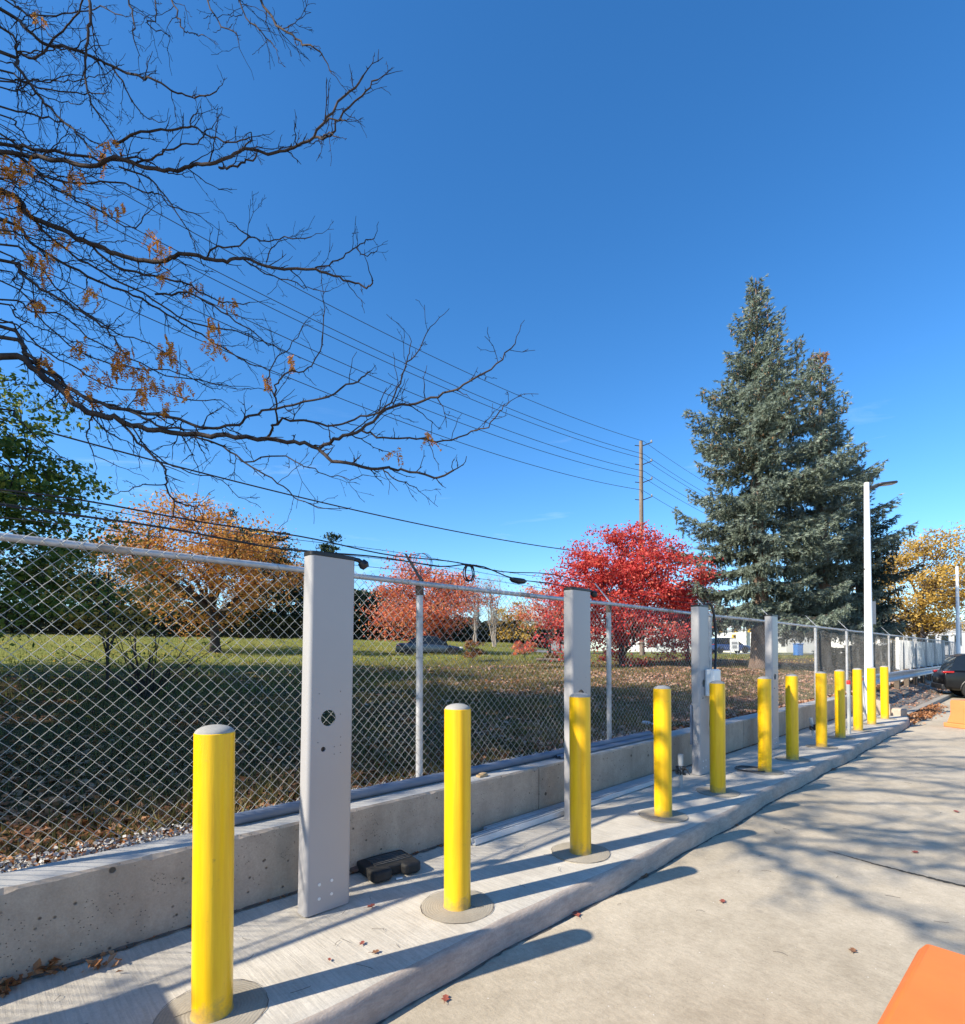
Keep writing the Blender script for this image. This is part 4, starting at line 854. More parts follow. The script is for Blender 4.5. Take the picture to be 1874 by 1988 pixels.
# autumn trees
def bt(px, Y, top, R_px, th, lf, lb, seed, **k):
    x = px_tree(px, Y); z0 = float(terr(x, Y)); H = at(px, top, Y)[2]-z0; return broadleaf(x, Y, H, R_px*Y/F, th, lf, lb, seed, **k)
bt(418, 34, 975, 203, 1.9, 'lf_orange', 'orange leaved tree on the lawn with a dark leaning trunk', 21, nl=23000, size=.19, K=110, trunk_r=.30, lean=(-.6, 0), squash=(1, .9, 1.05), spread=.20, flat=.35, limbs=10)
bt(868, 46, 1095, 108, 1.4, 'lf_redor', 'salmon red tree on the lawn above the half hidden blue saloon', 22, nl=20000, size=.20, K=90, trunk_r=.28, lean=(-1.6, 0), spread=.34, limbs=9)
bt(1068, 52, 1128, 62, 2.2, 'lf_redor', 'small sparse orange tree left of the crimson tree', 23, nl=6000, size=.20, K=50, trunk_r=.16)
bt(1210, 24, 1018, 137, .0, 'lf_red', 'crimson tree with foliage down to the ground behind the fence', 24, nl=46000, size=.125, K=140, trunk_r=.15, squash=(1, .9, 1.12), spread=.24, limbs=14, shell=.2)
bt(1335, 25.5, 1125, 60, 1.9, 'lf_red', 'crimson side tree touching the tallest spruce', 25, nl=9000, size=.115, K=50, trunk_r=.08, spread=.3)
bt(1792, 45, 1035, 112, 1.2, 'lf_gold', 'golden yellow tree at the far right behind the lamp posts', 26, nl=26000, size=.20, K=130, trunk_r=.26, spread=.28, limbs=12)
# leafy green tree at the left edge and its dense neighbours
broadleaf(-9.7, 9.7, 6.0, 2.15, .7, 'lf_green', 'dark green leafy tree at the left edge of the photo', 31, nl=21000, size=.11, K=95, trunk_r=.10, spread=.27, limbs=9, shell=.3)
broadleaf(-7.9, 11.4, 3.6, 1.25, .9, 'lf_gold', 'yellowing bush with many thin stems beneath the green tree', 32, nl=2600, size=.09, K=45, trunk_r=.04, cat='bush', spread=.3)
broadleaf(-14.4, 2.6, 16.5, 4.4, .9, 'lf_green', 'leafy green tree outside the left edge, shading the bank', 33, nl=26000, size=.26, K=170, trunk_r=.25, spread=.30)
broadleaf(-19.5, 9.5, 15.5, 5.0, .9, 'lf_green', 'broad green tree farther outside the left edge, shading the lawn', 34, nl=17000, size=.26, K=150, trunk_r=.25, spread=.30)
broadleaf(-10.8, 1.4, 6.8, 2.7, .5, 'lf_green', 'low green tree outside the left edge beside the fence', 35, nl=10500, size=.15, K=80, trunk_r=.12, spread=.38)
# small bushes
bt(918, 27, 1236, 18, .1, 'lf_bush', 'narrow rusty brown bush on the lawn behind the fence', 41, nl=1500, size=.10, K=22, trunk_r=.03, cat='bush', group=None)
bt(1018, 33, 1243, 22, .05, 'lf_redor', 'low reddish bush on the lawn left of the crimson tree', 42, nl=1600, size=.11, K=22, trunk_r=.03, cat='bush')
bt(1075, 30, 1268, 14, .05, 'lf_bush', 'tiny brown bush by the log', 43, nl=700, size=.09, K=14, trunk_r=.02, cat='bush')
bt(998, 72, 1168, 45, .1, 'lf_gold', 'yellow green bush before the far hedge', 44, nl=5000, size=.25, K=40, trunk_r=.08, cat='bush')
g = at(1075, 1268, 28.5); k = MB(); zt = float(terr(g[0], 28.5)); k.tube([(-.9, .1, .16), (0, 0, .14), (.95, -.12, .10)], [.09, .1, .08], 10); thing1('log', k, M['wood'], (g[0], 28.5, zt), 'fallen log lying on the lawn near the crimson tree', 'log', smooth=True)
# bare pale trees
def bare(px, Y, top, lb, seed, spread=1.6, grp='bare pale trees'):
    rs = np.random.default_rng(seed); x = px_tree(px, Y); z0 = float(terr(x, Y)); H = at(px, top, Y)[2]-z0; o = empty('bare_tree', (x, Y, z0), lb, 'tree', grp); a = Net(5); tw = Net(3)
    for q in range(5):
        e = np.array([rs.normal()*spread*.5, rs.normal()*spread*.3, H*rs.uniform(.8, 1)]); P = curve((rs.normal()*.1, 0, -.1), e, 12, 0, .07, rs); a.add(P, np.linspace(.10, .02, 12))
        for i in range(3, 12):
            for _ in range(3):
                d = np.array([rs.normal()*.5, rs.normal()*.5, rs.uniform(.5, 1.3)])*H*.13; L = curve(P[i], P[i]+d, 5, -.1, .04, rs); tw.add(L, np.linspace(.03, .008, 5))
                for _ in range(2): tw.add(curve(L[3], L[3]+np.array([rs.normal()*.4, rs.normal()*.4, rs.uniform(.2, .8)]), 4, 0, .03, rs), np.linspace(.014, .006, 4))
    a.obj('trunk', M['palebark'], o); tw.obj('twigs', M['palebark'], o); return o
bare(960, 60, 1125, 'bare many stemmed pale tree before the white building', 51); bare(925, 62, 1140, 'thin bare tree left of the many stemmed pale tree', 52, .9)
# dark pines and far tree masses
pn = [(468, 60, 985, 62, 'dark pine directly behind the orange tree, right of its top'), (540, 62, 1010, 42, 'dark pine between the orange tree and the broad panel'), (636, 60, 1040, 36, 'olive pine whose top shows just above the broad panel'),
      (700, 66, 1140, 48, 'low dark pine right of the broad panel'), (575, 66, 1100, 40, 'low dark pine hidden behind the broad panel edge'), (330, 64, 1120, 70, 'dark pine behind the left half of the orange tree'), (190, 62, 1090, 70, 'dark pine behind the yellowing bush at the left'), (745, 70, 1130, 34, 'slim dark pine left of the salmon red tree'),
      (1088, 80, 1170, 26, 'dark blue pine between the hedge and the crimson tree'), (80, 60, 1060, 80, 'dark pine behind the green tree at the left edge'), (815, 68, 1165, 60, 'dark pine behind the salmon red tree')]
for i, (px, Y, top, R_, lb) in enumerate(pn): bt(px, Y, top, R_, .8, 'lf_pine', lb, 60+i, nl=9000, size=.30, K=60, trunk_r=.22, spread=.34, group='dark pines beyond the lawn', shell=.25)
def hedge(pa, pb, Ya, Yb, top, lb, seed, n=15000):
    rs = np.random.default_rng(seed); a = np.array([px_tree(pa, Ya), Ya]); b_ = np.array([px_tree(pb, Yb), Yb]); c_ = (a+b_)/2; o = empty('hedge', (c_[0], c_[1], float(terr(*c_))), lb, 'hedge', 'dark hedges at the back of the lawn')
    u = rs.random(n); w_ = rs.uniform(-1, 1, n); p = a+(b_-a)*u[:, None]; d = unit(b_-a); nn = np.array([-d[1], d[0]]); p = p+nn*w_[:, None]; zt = terr(p[:, 0], p[:, 1]); Hh = top[0]+(top[1]-top[0])*u; Hh = Hh*(1+.10*np.sin(u*23)+.06*np.sin(u*61))
    q = 1-(1-rs.random(n))**1.7*.999; P = np.stack([p[:, 0]-c_[0], p[:, 1]-c_[1], zt+Hh*q*(1-.12*w_**2)-float(terr(*c_))], 1); leaf_obj('foliage', P, .42, M['lf_hedge'], o, rs, fold=False)
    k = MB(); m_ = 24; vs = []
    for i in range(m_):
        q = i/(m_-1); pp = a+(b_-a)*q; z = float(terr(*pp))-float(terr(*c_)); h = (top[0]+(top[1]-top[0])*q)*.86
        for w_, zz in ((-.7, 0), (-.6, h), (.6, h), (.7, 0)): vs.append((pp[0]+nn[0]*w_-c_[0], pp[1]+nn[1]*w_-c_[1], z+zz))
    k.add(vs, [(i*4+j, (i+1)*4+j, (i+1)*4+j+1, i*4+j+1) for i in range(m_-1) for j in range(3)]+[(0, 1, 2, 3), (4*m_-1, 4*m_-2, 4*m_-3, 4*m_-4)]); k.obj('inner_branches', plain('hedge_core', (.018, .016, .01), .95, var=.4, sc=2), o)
hedge(-150, 790, 52, 66, (3.3, 3.2), 'long dark hedge along the back of the lawn at the left', 81, 32000)
hedge(785, 905, 66, 70, (3.2, 3.0), 'dark hedge behind the salmon red tree', 82, 6000)
hedge(905, 1062, 72, 76, (3.0, 2.9), 'clipped dark brown hedge before the white building', 83, 9000)
# ------------------------------------------------------------------ far buildings and street things
def bld(x0, x1, Y0_, dep, z0, z1, mt, lb, name='building', roofh=.5, wins=0, cat='building'):
    xa, xb = px_tree(x0, Y0_), px_tree(x1, Y0_); o = empty(name, ((xa+xb)/2, Y0_+dep/2, z0), lb, cat); w_ = xb-xa; h = z1-z0
    k = MB(); k.box((0, 0, h/2), (w_, dep, h)); k.obj('wall', mt, o)
    k = MB(); k.box((0, 0, h+roofh/2), (w_+.5, dep+.5, roofh)); k.obj('roof', M['bldgrey'], o)
    for i in range(wins):
        xx = -w_/2+w_*(i+.5)/wins; k = MB(); k.box((xx, -dep/2-.03, h*.5), (w_/wins*.55, .08, h*.34)); wn = k.obj('window', M['bldgrey'], o); k = MB(); k.box((xx, -dep/2-.08, h*.5), (w_/wins*.48, .04, h*.29)); k.obj('pane', M['glass'], wn)
    return o
bld(978, 1062, 125, 20, 2, at(1000, 1206, 125)[2], M['bldwhite'], 'low white flat roofed building far behind the bare pale trees', wins=0, roofh=.4)
bld(1062, 1096, 124, 18, 2, at(1000, 1209, 124)[2], M['bldgrey'], 'grey building end adjoining the low white one')
bld(1255, 1350, 130, 20, 1, at(1300, 1226, 130)[2], M['bldwhite'], 'long pale building seen through the crimson tree', wins=8)
bld(1470, 1600, 118, 20, 1, at(1500, 1222, 118)[2], M['bldwhite'], 'pale shop building across the street behind the spruce trunks', wins=9)
bld(1600, 1700, 105, 20, 1, at(1500, 1216, 105)[2], M['bldgrey'], 'grey building across the street behind the second spruce', wins=6)
bld(1712, 1790, 80, 14, 1, at(1500, 1198, 80)[2], M['bldwhite'], 'pale building with dark windows beneath the golden tree', wins=5)
bld(1796, 2000, 95, 14, 1, at(1500, 1212, 95)[2], M['bldwhite'], 'low pale building at the far right edge', wins=8)
# fuel canopy
Yc = 84; xa, xb = px_tree(1240, Yc), px_tree(1462, Yc); o = empty('canopy', ((xa+xb)/2, Yc, 1.7), 'long white flat canopy on posts across the street', 'canopy'); zt = at(1300, 1203, Yc)[2]-1.7
k = MB(); k.box((0, 0, zt-.45), (xb-xa, 8, .9)); k.obj('canopy_roof', M['white'], o)
for q in (-.46, -.2, .1, .46):
    k = MB(); k.box(((xb-xa)*q, 0, (zt-.9)/2), (.4, .4, zt-.9)); k.obj('post', M['bldwhite'], o)
# traffic signals
Yt = 66; xs = px_tree(1492, Yt); zb = float(terr(xs, Yt)); o = empty('traffic_signal', (xs, Yt, zb), 'mast arm traffic signals with yellow heads over the street', 'traffic light'); hz = at(1400, 1214, Yt)[2]-zb
k = MB(); k.tube([(0, 0, 0), (0, 0, hz+.4)], [.14, .10], 10); k.tube([(0, 0, hz), (px_tree(1385, Yt)-xs, 0, hz+.2)], [.09, .05], 8); k.obj('mast', M['galvpipe'], o, smooth=True)
def head(x, z):
    k = MB(); k.box((x, -.2, z), (.42, .28, 1.15)); h_ = k.obj('signal_head', M['signal'], o, bev=.03)
    for q in (-.35, 0, .35):
        k = MB(); k.lathe([(.13, 0), (.13, .08), (.10, .08), (.10, .02), (0, .02)], 14); k.obj('signal_lens', M['darkmetal'], h_, (x, -.35, z+q), (math.pi/2, 0, 0))
for px in (1399, 1428, 1455): head(px_tree(px, Yt)-xs, hz-.3)
k = MB(); k.box((px_tree(1414, Yt)-xs, -.15, hz-.1), (1.0, .04, .5)); k.obj('street_sign', M['white'], o)
head(px_tree(1424, Yt)-xs, at(1424, 1241, Yt)[2]-zb)
Ys = 50; xs = px_tree(1426, Ys); zb = float(terr(xs, Ys)); o = empty('notice_board', (xs, Ys, zb), 'white notice board standing on the grass by the street', 'sign'); k = MB(); k.box((0, 0, 1.0), (.78, .06, 1.15)); k.obj('board', M['white'], o); k = MB(); k.box((0, -.04, 1.15), (.5, .02, .22)); k.box((0, -.04, .8), (.4, .02, .28)); k.obj('notice_picture', M['bldgrey'], o)
for q in (-.32, .32):
    k = MB(); k.box((q, .05, .5), (.05, .05, 1.0)); k.obj('leg', M['galvpipe'], o)
Ys = 46; xs = px_tree(1598-50, Ys); zb = float(terr(xs, Ys)); o = empty('recycling_bin', (px_tree(1550, Ys), Ys, zb), 'blue wheeled bin on the grass by the street between the spruce trunks', 'bin'); k = MB(); k.prism(rrect(.55, .6, .06, 3), .08, 1.0); k.obj('bin_body', M['blueplas'], o, bev=.02); k = MB(); k.prism(rrect(.62, .68, .07, 3), 1.0, 1.09); k.obj('lid', M['blueplas'], o, bev=.02)
for q in (-.2, .2):
    k = MB(); k.lathe([(.1, -.03), (.1, .03)], 14); k.obj('wheel', M['tyre'], o, (q, .3, .1), (0, math.pi/2, 0))
# pale slatted screen on the far fence
o = empty('privacy_screen', W(31, 3.78, .5), 'white slatted privacy screen on the far stretch of the fence', 'screen', rz=rz); k = MB()
for i in range(46): k.box((-5.5+i*.29, 0, .85), (.15, .03, 1.62))
k.obj('slat_panel', M['white'], o)
for q in (-5.7, 7.9):
    k = MB(); k.box((q, 0, .85), (.1, .1, 1.8)); k.obj('post', M['white'], o)
# lone field posts
for px, Y, lb in ((262, 24, 'thin weathered metal post on the lawn left of the orange tree'), (620, 52, 'pale post before the hedge behind the broad panel')):
    x = px_tree(px, Y); k = MB(); k.tube([(0, 0, 0), (.01, 0, 1.55)], [.045, .045], 10); thing1('field_post', k, M['wood'], (x, Y, float(terr(x, Y))-.05), lb, 'post', smooth=True)
# ------------------------------------------------------------------ utility poles and lines
def pole(x, y, zt, lb):
    z0 = float(terr(x, y)); o = empty('utility_pole', (x, y, z0), lb, 'utility pole', 'wooden utility poles'); k = MB(); h = zt-z0; k.lathe([(.19, 0), (.165, h*.5), (.13, h), (0, h+.01)], 16); k.obj('pole_shaft', M['pole'], o, smooth=True)
    for z in (.35, 1.75, 3.1, 4.4):
        k = MB(); k.tube([(.12, 0, h-z), (.75, -.1, h-z+.22)], .035, 6); k.tube([(-.1, 0, h-z), (-.45, .05, h-z+.06)], .03, 6); br = k.obj('bracket', M['darkmetal'], o)
        k = MB(); k.lathe([(.05, 0), (.08, .04), (.05, .08), (.075, .12), (.04, .2)], 10, (.75, -.1, h-z+.2)); k.obj('insulator', M['bldgrey'], br)
    return o
A_ = np.array([-16., 14.]); B_ = np.array([11.8, 40.]); C_ = np.array([39.6, 66.])
pole(*B_, 17.4, 'wooden utility pole rising behind the crimson tree'); pole(*A_, 17.4, 'wooden utility pole outside the left edge')
for z, off, sag, r, lb in ((17.4, .6, 1.1, .017, 'topmost power line sloping down to the utility pole'), (16.42, .7, 1.1, .017, 'second power line from the top, upper wire of the close pair'), (16.12, .4, 1.1, .017, 'third power line, lower wire of the close pair'),
                           (15.15, .7, 1.1, .017, 'fourth power line down, crossing the bare branches'), (14.7, .4, 1.15, .017, 'fifth power line, just below the fourth'), (13.75, .2, 1.2, .017, 'sixth and lowest power line fixed to the pole brackets'), (8.75, 0, .85, .028, 'thick telephone cable slung low above the orange and red trees')):
    o = empty('power_line', (A_[0], A_[1], z), lb, 'power line', 'overhead lines between the utility poles'); iv = local(o); net = Net(4)
    off2 = off*.35
    for a, b_ in ((A_, B_), (B_, C_)):
        t = np.linspace(0, 1, 60)[:, None]; P = np.concatenate([a+(b_-a)*t+[off2, 0], z-sag*4*t*(1-t)], 1); net.add(P-np.array([A_[0], A_[1], z]), r)
    net.obj('wire', M['wirecol'], o)

# ------------------------------------------------------------------ bare honey locust overhead
TR = {
 'A': (5.3, 9.5, 4, [(0,550),(140,565),(320,595),(420,570),(530,600),(640,615),(690,590),(740,595),(810,570),(880,545),(990,550),(1060,530),(1130,495),(1180,420),(1240,350),(1310,275)]),
 'A0': (5.6, 9, 3, [(0,520),(90,530),(200,548),(290,560),(380,580),(480,572),(560,590)]),
 'A2': (5.4, 5, 2.5, [(410,515),(470,490),(560,470),(640,465),(690,455),(740,480),(830,510),(900,495)]),
 'A2b': (5.4, 3, 2, [(685,458),(690,430),(705,405)]),
 'A3': (5.3, 4.5, 3, [(790,603),(830,605),(880,585),(920,570),(925,525)]),
 'A4': (5.3, 4.5, 3, [(1130,495),(1190,485),(1225,430),(1300,345),(1362,286)]),
 'A5': (5.3, 3, 1.5, [(1150,495),(1190,482),(1228,497)]), 'A6': (5.3, 3.5, 2, [(1172,438),(1210,430),(1243,428)]),
 'A7': (5.5, 4, 2, [(480,590),(560,560),(620,535),(690,520),(740,480),(765,450)]), 'A8': (5.3, 3, 2, [(870,545),(905,500),(908,475)]),
 'B': (5.7, 12, 3, [(0,690),(100,775),(200,815),(300,865),(400,905),(500,942),(600,940),(660,915),(760,935),(820,940),(880,930),(990,965),(1100,965),(1180,985),(1260,1010),(1320,1035),(1345,1008)]),
 'B2': (5.7, 3.5, 2, [(740,930),(770,895),(850,890),(900,855),(950,870),(1030,860),(1120,855)]), 'B2b': (5.7, 3, 1.5, [(905,855),(860,820),(815,795)]), 'B2c': (5.7, 2.5, 1.5, [(960,945),(980,890),(1030,865)]),
 'B3': (5.7, 3, 2, [(1130,970),(1200,945),(1260,910),(1310,870),(1345,860)]), 'B3b': (5.7, 2.5, 1.5, [(1285,893),(1310,920),(1360,905)]), 'B4': (5.7, 2.5, 1.5, [(880,935),(960,985),(1060,1015),(1110,1040),(1190,1050)]),
 'C': (6.1, 7, 2, [(0,790),(120,880),(250,960),(380,1025),(480,1062),(600,1130),(700,1190),(800,1250),(880,1300),(960,1330)]),
 'C1': (5.9, 6, 2, [(0,700),(80,760),(180,850),(290,935),(400,1000),(520,1060),(640,1140),(760,1180),(860,1195),(950,1235),(1010,1260)]),
 'C2': (5.2, 8, 3, [(0,940),(80,990),(150,1040),(240,1090),(330,1145),(400,1205),(440,1260)]), 'C2b': (5.4, 5, 2, [(0,880),(100,930),(200,1030),(300,1120),(420,1200),(540,1240),(640,1300)]),
 'C3': (5.7, 5, 2, [(300,865),(420,960),(550,990),(650,1015),(720,1050),(800,1090),(900,1088)]), 'C4': (5.5, 4, 2, [(560,1060),(680,1060),(800,1120),(900,1190),(960,1230)]),
 'D': (5.0, 9, 3, [(0,1215),(100,1295),(200,1360),(300,1430),(420,1465),(520,1490),(640,1505),(740,1545),(840,1530),(900,1500),(1000,1468),(1100,1450),(1200,1420),(1290,1370),(1330,1340)]),
 'E': (4.9, 15, 4, [(0,1285),(120,1325),(220,1400),(310,1480),(400,1500),(480,1530),(580,1555),(700,1565),(820,1575),(960,1580),(1060,1595),(1140,1615),(1200,1655),(1300,1680),(1380,1685),(1450,1690),(1560,1720),(1640,1695)]),
 'E0': (5.2, 9, 4, [(0,1180),(90,1270),(180,1330),(260,1400),(360,1450),(470,1480),(560,1530),(660,1550)]),
 'E2': (4.9, 7, 2.5, [(1150,1617),(1220,1578),(1300,1550),(1390,1475),(1500,1450),(1600,1420),(1700,1370),(1790,1310),(1858,1237)]),
 'E3': (4.9, 5, 2, [(960,1580),(1000,1520),(1100,1520),(1200,1530),(1280,1510),(1380,1480),(1430,1400),(1470,1310),(1510,1260),(1548,1180)]), 'E3b': (4.9, 2.5, 1.5, [(1455,1340),(1475,1270),(1478,1215)]),
 'E4': (4.9, 4, 2, [(1300,1550),(1380,1580),(1500,1575),(1600,1590),(1700,1555),(1760,1535),(1800,1480),(1832,1445)]), 'E5': (4.9, 4, 2, [(1000,1520),(990,1440),(1000,1380),(1040,1340),(1110,1330),(1160,1240),(1170,1110)]),
 'E5b': (4.9, 3, 1.5, [(990,1430),(965,1370),(990,1300),(1040,1250),(1100,1160)]), 'E6': (4.8, 5, 2.5, [(430,1515),(500,1590),(590,1690),(600,1750),(625,1805),(680,1820),(722,1842)]), 'E6b': (4.8, 2.5, 1.5, [(628,1800),(622,1850),(600,1900)]),
 'E7': (4.8, 4, 2, [(690,1565),(800,1610),(900,1680),(1000,1740),(1080,1800),(1175,1837)]), 'E8': (4.8, 3, 1.5, [(335,1490),(312,1560),(345,1640),(430,1680)]), 'E9': (4.8, 3, 1.5, [(880,1665),(1000,1640),(1080,1670),(1150,1700),(1240,1722),(1330,1712)]),
 'E10': (4.8, 3, 1.5, [(470,1530),(560,1640),(680,1700),(780,1720),(860,1790)]), 'E11': (4.7, 2.5, 1.5, [(600,1745),(520,1750),(450,1770),(400,1785)]), 'E12': (4.9, 3, 1.5, [(1380,1685),(1420,1720),(1480,1745),(1520,1770)]),
 'F': (5.0, 5, 2, [(925,-30),(980,70),(1050,125),(1110,165),(1160,195),(1195,268)]), 'F2': (5.0, 3, 1.5, [(850,-30),(880,50),(930,110),(975,150),(1000,188)]), 'F3': (5.1, 3, 1.5, [(740,-30),(790,80),(850,120),(865,172)]),
 'F4': (5.2, 3, 1.5, [(612,-30),(640,60),(660,110),(690,115),(735,128)]), 'F5': (5.2, 2.5, 1.5, [(550,-30),(565,60),(532,90),(600,125),(610,140)]), 'F6': (5.4, 3.5, 1.5, [(455,-30),(478,60),(485,140),(500,215)]),
 'G': (6.2, 8, 2.5, [(0,35),(80,85),(150,155),(250,172),(330,202),(400,235),(500,272),(560,290),(640,335),(700,347),(778,330)]), 'G2': (5.9, 6, 3, [(318,-30),(325,60),(318,130),(310,220),(310,310),(340,390),(400,475)]),
 'G3': (5.6, 9, 3, [(0,190),(60,240),(130,330),(200,410),(280,480),(350,560)]), 'G4': (5.9, 5, 2, [(0,385),(120,412),(230,445),(330,505),(430,560)]), 'G5': (6.0, 6, 3, [(0,95),(60,190),(140,200),(210,120),(270,60),(320,-30)]),
 'G6': (6.2, 3.5, 1.5, [(400,235),(440,290),(470,350),(520,420),(590,440)]), 'G7': (6.0, 5, 2, [(0,250),(90,300),(190,330),(300,340),(380,335)]), 'G8': (6.4, 4, 2, [(0,-10),(110,60),(230,50),(340,30),(440,50)]),
 'H1': (5.8, 4, 2, [(60,560),(180,640),(300,660),(420,655),(520,690),(570,700),(620,740),(720,780)]), 'H2': (6.0, 5, 2, [(0,480),(100,600),(240,700),(360,760),(470,820),(540,765)]), 'H3': (5.9, 3.5, 1.5, [(430,600),(530,640),(590,700),(650,790),(690,850),(705,905)]),
 'H4': (5.6, 4, 2, [(0,1080),(110,1120),(230,1140),(340,1230),(470,1290),(600,1350),(720,1370),(830,1390)]), 'H5': (5.4, 4, 2, [(0,1150),(140,1250),(280,1330),(420,1400),(560,1400),(680,1440),(800,1440)]), 'H6': (5.6, 4, 2, [(0,1010),(160,1170),(330,1290),(500,1330),(640,1340),(760,1400)]),
}
_r = random.Random(3)
for _i in range(22):
    _y = _r.choice([_r.uniform(-40, 700), _r.uniform(600, 1500)]); _a = _r.uniform(.25, .75) if _y > 350 else _r.uniform(-.1, .6); _p = [(0, _y)]; _n = _r.randint(4, 8)
    for _j in range(_n): _a += _r.uniform(-.22, .18); _p.append((_p[-1][0]+62*math.cos(_a), _p[-1][1]+62*math.sin(_a)))
    TR['Z%d' % _i] = (_r.uniform(5.4, 6.6), _r.uniform(3, 4.2), 1.4, _p)
rs = np.random.default_rng(5); LT = np.array([-7.7, 4.0]); lz = float(terr(*LT))
loc_ = empty('honey_locust', (LT[0], LT[1], lz), 'nearly leafless tree with dark zigzag branches reaching in from the upper left', 'tree'); OR = np.array([LT[0], LT[1], lz])
trunk = Net(12); tz = np.linspace(-.2, 8.2, 20); tp = np.stack([LT[0]+.25*np.sin(tz*.35), LT[1]+.12*np.sin(tz*.6), lz+tz], 1); trunk.add(tp-OR, np.interp(tz, [-.2, .3, 4, 8.2], [.30, .22, .16, .06])); limbn = Net(7); twn = Net(4); paths = []
def zig(P, n_per, amp):
    P = np.array(smoothpath(P, n_per)); w_ = rs.normal(size=P.shape)*amp; w_[0] = 0; return P+w_
for nm, (Yd, wa, wb, pts) in TR.items():
    P = []; L = len(pts)
    for i, (a, b_) in enumerate(pts):
        Yi = Yd-.5*i/L+.10*math.sin(i*1.3+len(nm)*2+Yd); P.append(at(a*.5388, b_*.5388, Yi))
    if pts[0][0] == 0:      # carry the limb back to the trunk outside the frame
        s0 = P[0]; hh = np.clip(s0[2]-1.3, 2.4, 8.9); j = np.argmin(abs(tp[:, 2]-hh)); root = tp[j]; mid = root*.45+s0*.55+np.array([0, 0, .12]); P = [root, root*.75+s0*.25+np.array([0, 0, .15]), mid]+P; pre = 3
    else: pre = 0
    Q = zig(P, 4, .008); k_ = len(Q); ra = wa*.5388/2*Yd/F*1.8; rb = wb*.5388/2*Yd/F*1.5; r = np.linspace(ra, rb, k_)
    if pre: r[:12] = np.linspace(ra*1.9, ra, 12)
    limbn.add(Q-OR, r); paths.append((Q[pre*4:] if pre else Q, r[pre*4:] if pre else r, 1.0))
# overhead limbs out of frame: they shade the driveway
for P, r0 in (([tp[12], (-6, 2.5, 6.2), (-5, 1, 6.3), (-4.6, .2, 6.6), (-4.0, -.3, 7.0)], .05), ([(-6, 2.5, 6.2), (-4, 2, 6.8), (-2.6, 1.2, 6.9), (-1, .6, 6.8), (.4, .5, 6.5)], .05), ([(-5, 1, 6.3), (-3.8, .6, 6.6), (-2.6, .3, 7.2), (-1.4, .2, 7.8)], .03),
              ([tp[14], (-5, 4.0, 8.4), (-2.8, 4.5, 8.9), (-1.4, 4.7, 9.0)], .06), ([tp[15], (-4.5, 3, 8.6), (-2, 2.6, 9), (.6, 3, 8.9)], .05), ([(-5, 4.0, 8.4), (-3.6, 2.4, 8.2), (-2.4, 1.6, 7.6), (-1.2, 1.2, 7.2)], .04), ([tp[13], (-5.4, 2.0, 7.4), (-3.6, .9, 8.0), (-1.9, .6, 8.6)], .03),
              ([tp[13], (-5.9, 3.0, 7.6), (-4.6, 1.6, 8.4), (-3.4, .9, 9.2)], .03), ([tp[13], (-6.9, 2.0, 6.6), (-6.2, 0, 7.0), (-5.4, -1.3, 7.3), (-4.8, -1.9, 7.7)], .045), ([(-6.3, .3, 6.9), (-5, -.2, 7.4), (-4, .3, 7.7), (-3, .2, 8.2)], .035), ([(-6.9, 2, 6.6), (-5.6, .9, 7.3), (-4.6, -.6, 7.6), (-3.8, -1.2, 8.0)], .035), ([(-6.5, 1.0, 6.8), (-6.9, -.8, 7.3), (-6.6, -1.9, 7.6)], .03),
              ([tp[12], (-6.6, 2.2, 5.6), (-5.5, .9, 6.0), (-4.5, .45, 6.0), (-3.5, -.05, 6.0), (-2.6, -.6, 6.1)], .065), ([(-5.5, .9, 6.0), (-5.3, -.2, 6.1), (-5.2, -1.1, 6.2), (-4.9, -1.8, 6.4)], .045), ([(-6.6, 2.2, 5.6), (-5.2, 1.8, 6.4), (-3.9, 1.7, 6.5), (-2.6, 1.75, 6.6)], .05),
              ([(-6, 2.5, 6.2), (-4.6, 1.8, 5.8), (-3.4, 1.4, 5.6), (-2.2, 1.2, 5.9)], .04), ([(-5, 1, 6.3), (-4.2, 0, 6.9), (-3.2, -.4, 7.2), (-2, -.2, 7.6)], .035), ([tp[16], (-6, 2, 8.5), (-4.4, .2, 8.9), (-2.8, -.6, 9.2)], .05), ([(-6, 2, 8.5), (-3.8, 1.6, 9.4), (-1.8, 1.4, 9.9)], .04), ([tp[13], (-5.6, 3.2, 6.3), (-3.9, 2.9, 7.4), (-2.4, 2.7, 8.0), (-1.2, 2.5, 8.3)], .045),
              ([tp[14], (-6.2, 3.0, 8.2), (-5.0, 2.2, 9.0), (-3.6, 1.6, 10.0)], .03)):
    Q = zig([np.array(p, float) for p in P], 8, .03); r = np.linspace(r0*.8, r0*.25, len(Q)); limbn.add(Q-OR, r); paths.append((Q, r, 1.5))
def twig(p, d, L, r, depth, net):
    n = max(4, int(L/.055)); P = [p]; d = d/np.linalg.norm(d); sg = 1; per = unit(np.cross(d, rs.normal(size=3)))
    for i in range(n):
        d = d+per*sg*.30+rs.normal(size=3)*.13; d[2] += .015; d = d/np.linalg.norm(d); sg = -sg; P.append(P[-1]+d*L/n)
    P = np.array(P); net.add(P-OR, np.linspace(r, max(r*.4, .0019), len(P)))
    for i in range(1, len(P)-1):
        if rs.random() < .35: q = unit(rs.normal(size=3)); net.add(np.stack([P[i], P[i]+q*rs.uniform(.012, .03)])-OR, [r*.9, .0012])
        if depth > 0 and rs.random() < .34: 
            q = unit(rs.normal(size=3)); q = q-d*(q@d); v = (P[i+1]-P[i]); v = v/np.linalg.norm(v)+unit(q)*rs.uniform(.6, 1.1); twig(P[i], v, L*rs.uniform(.3, .6), r*.62, depth-1, net)
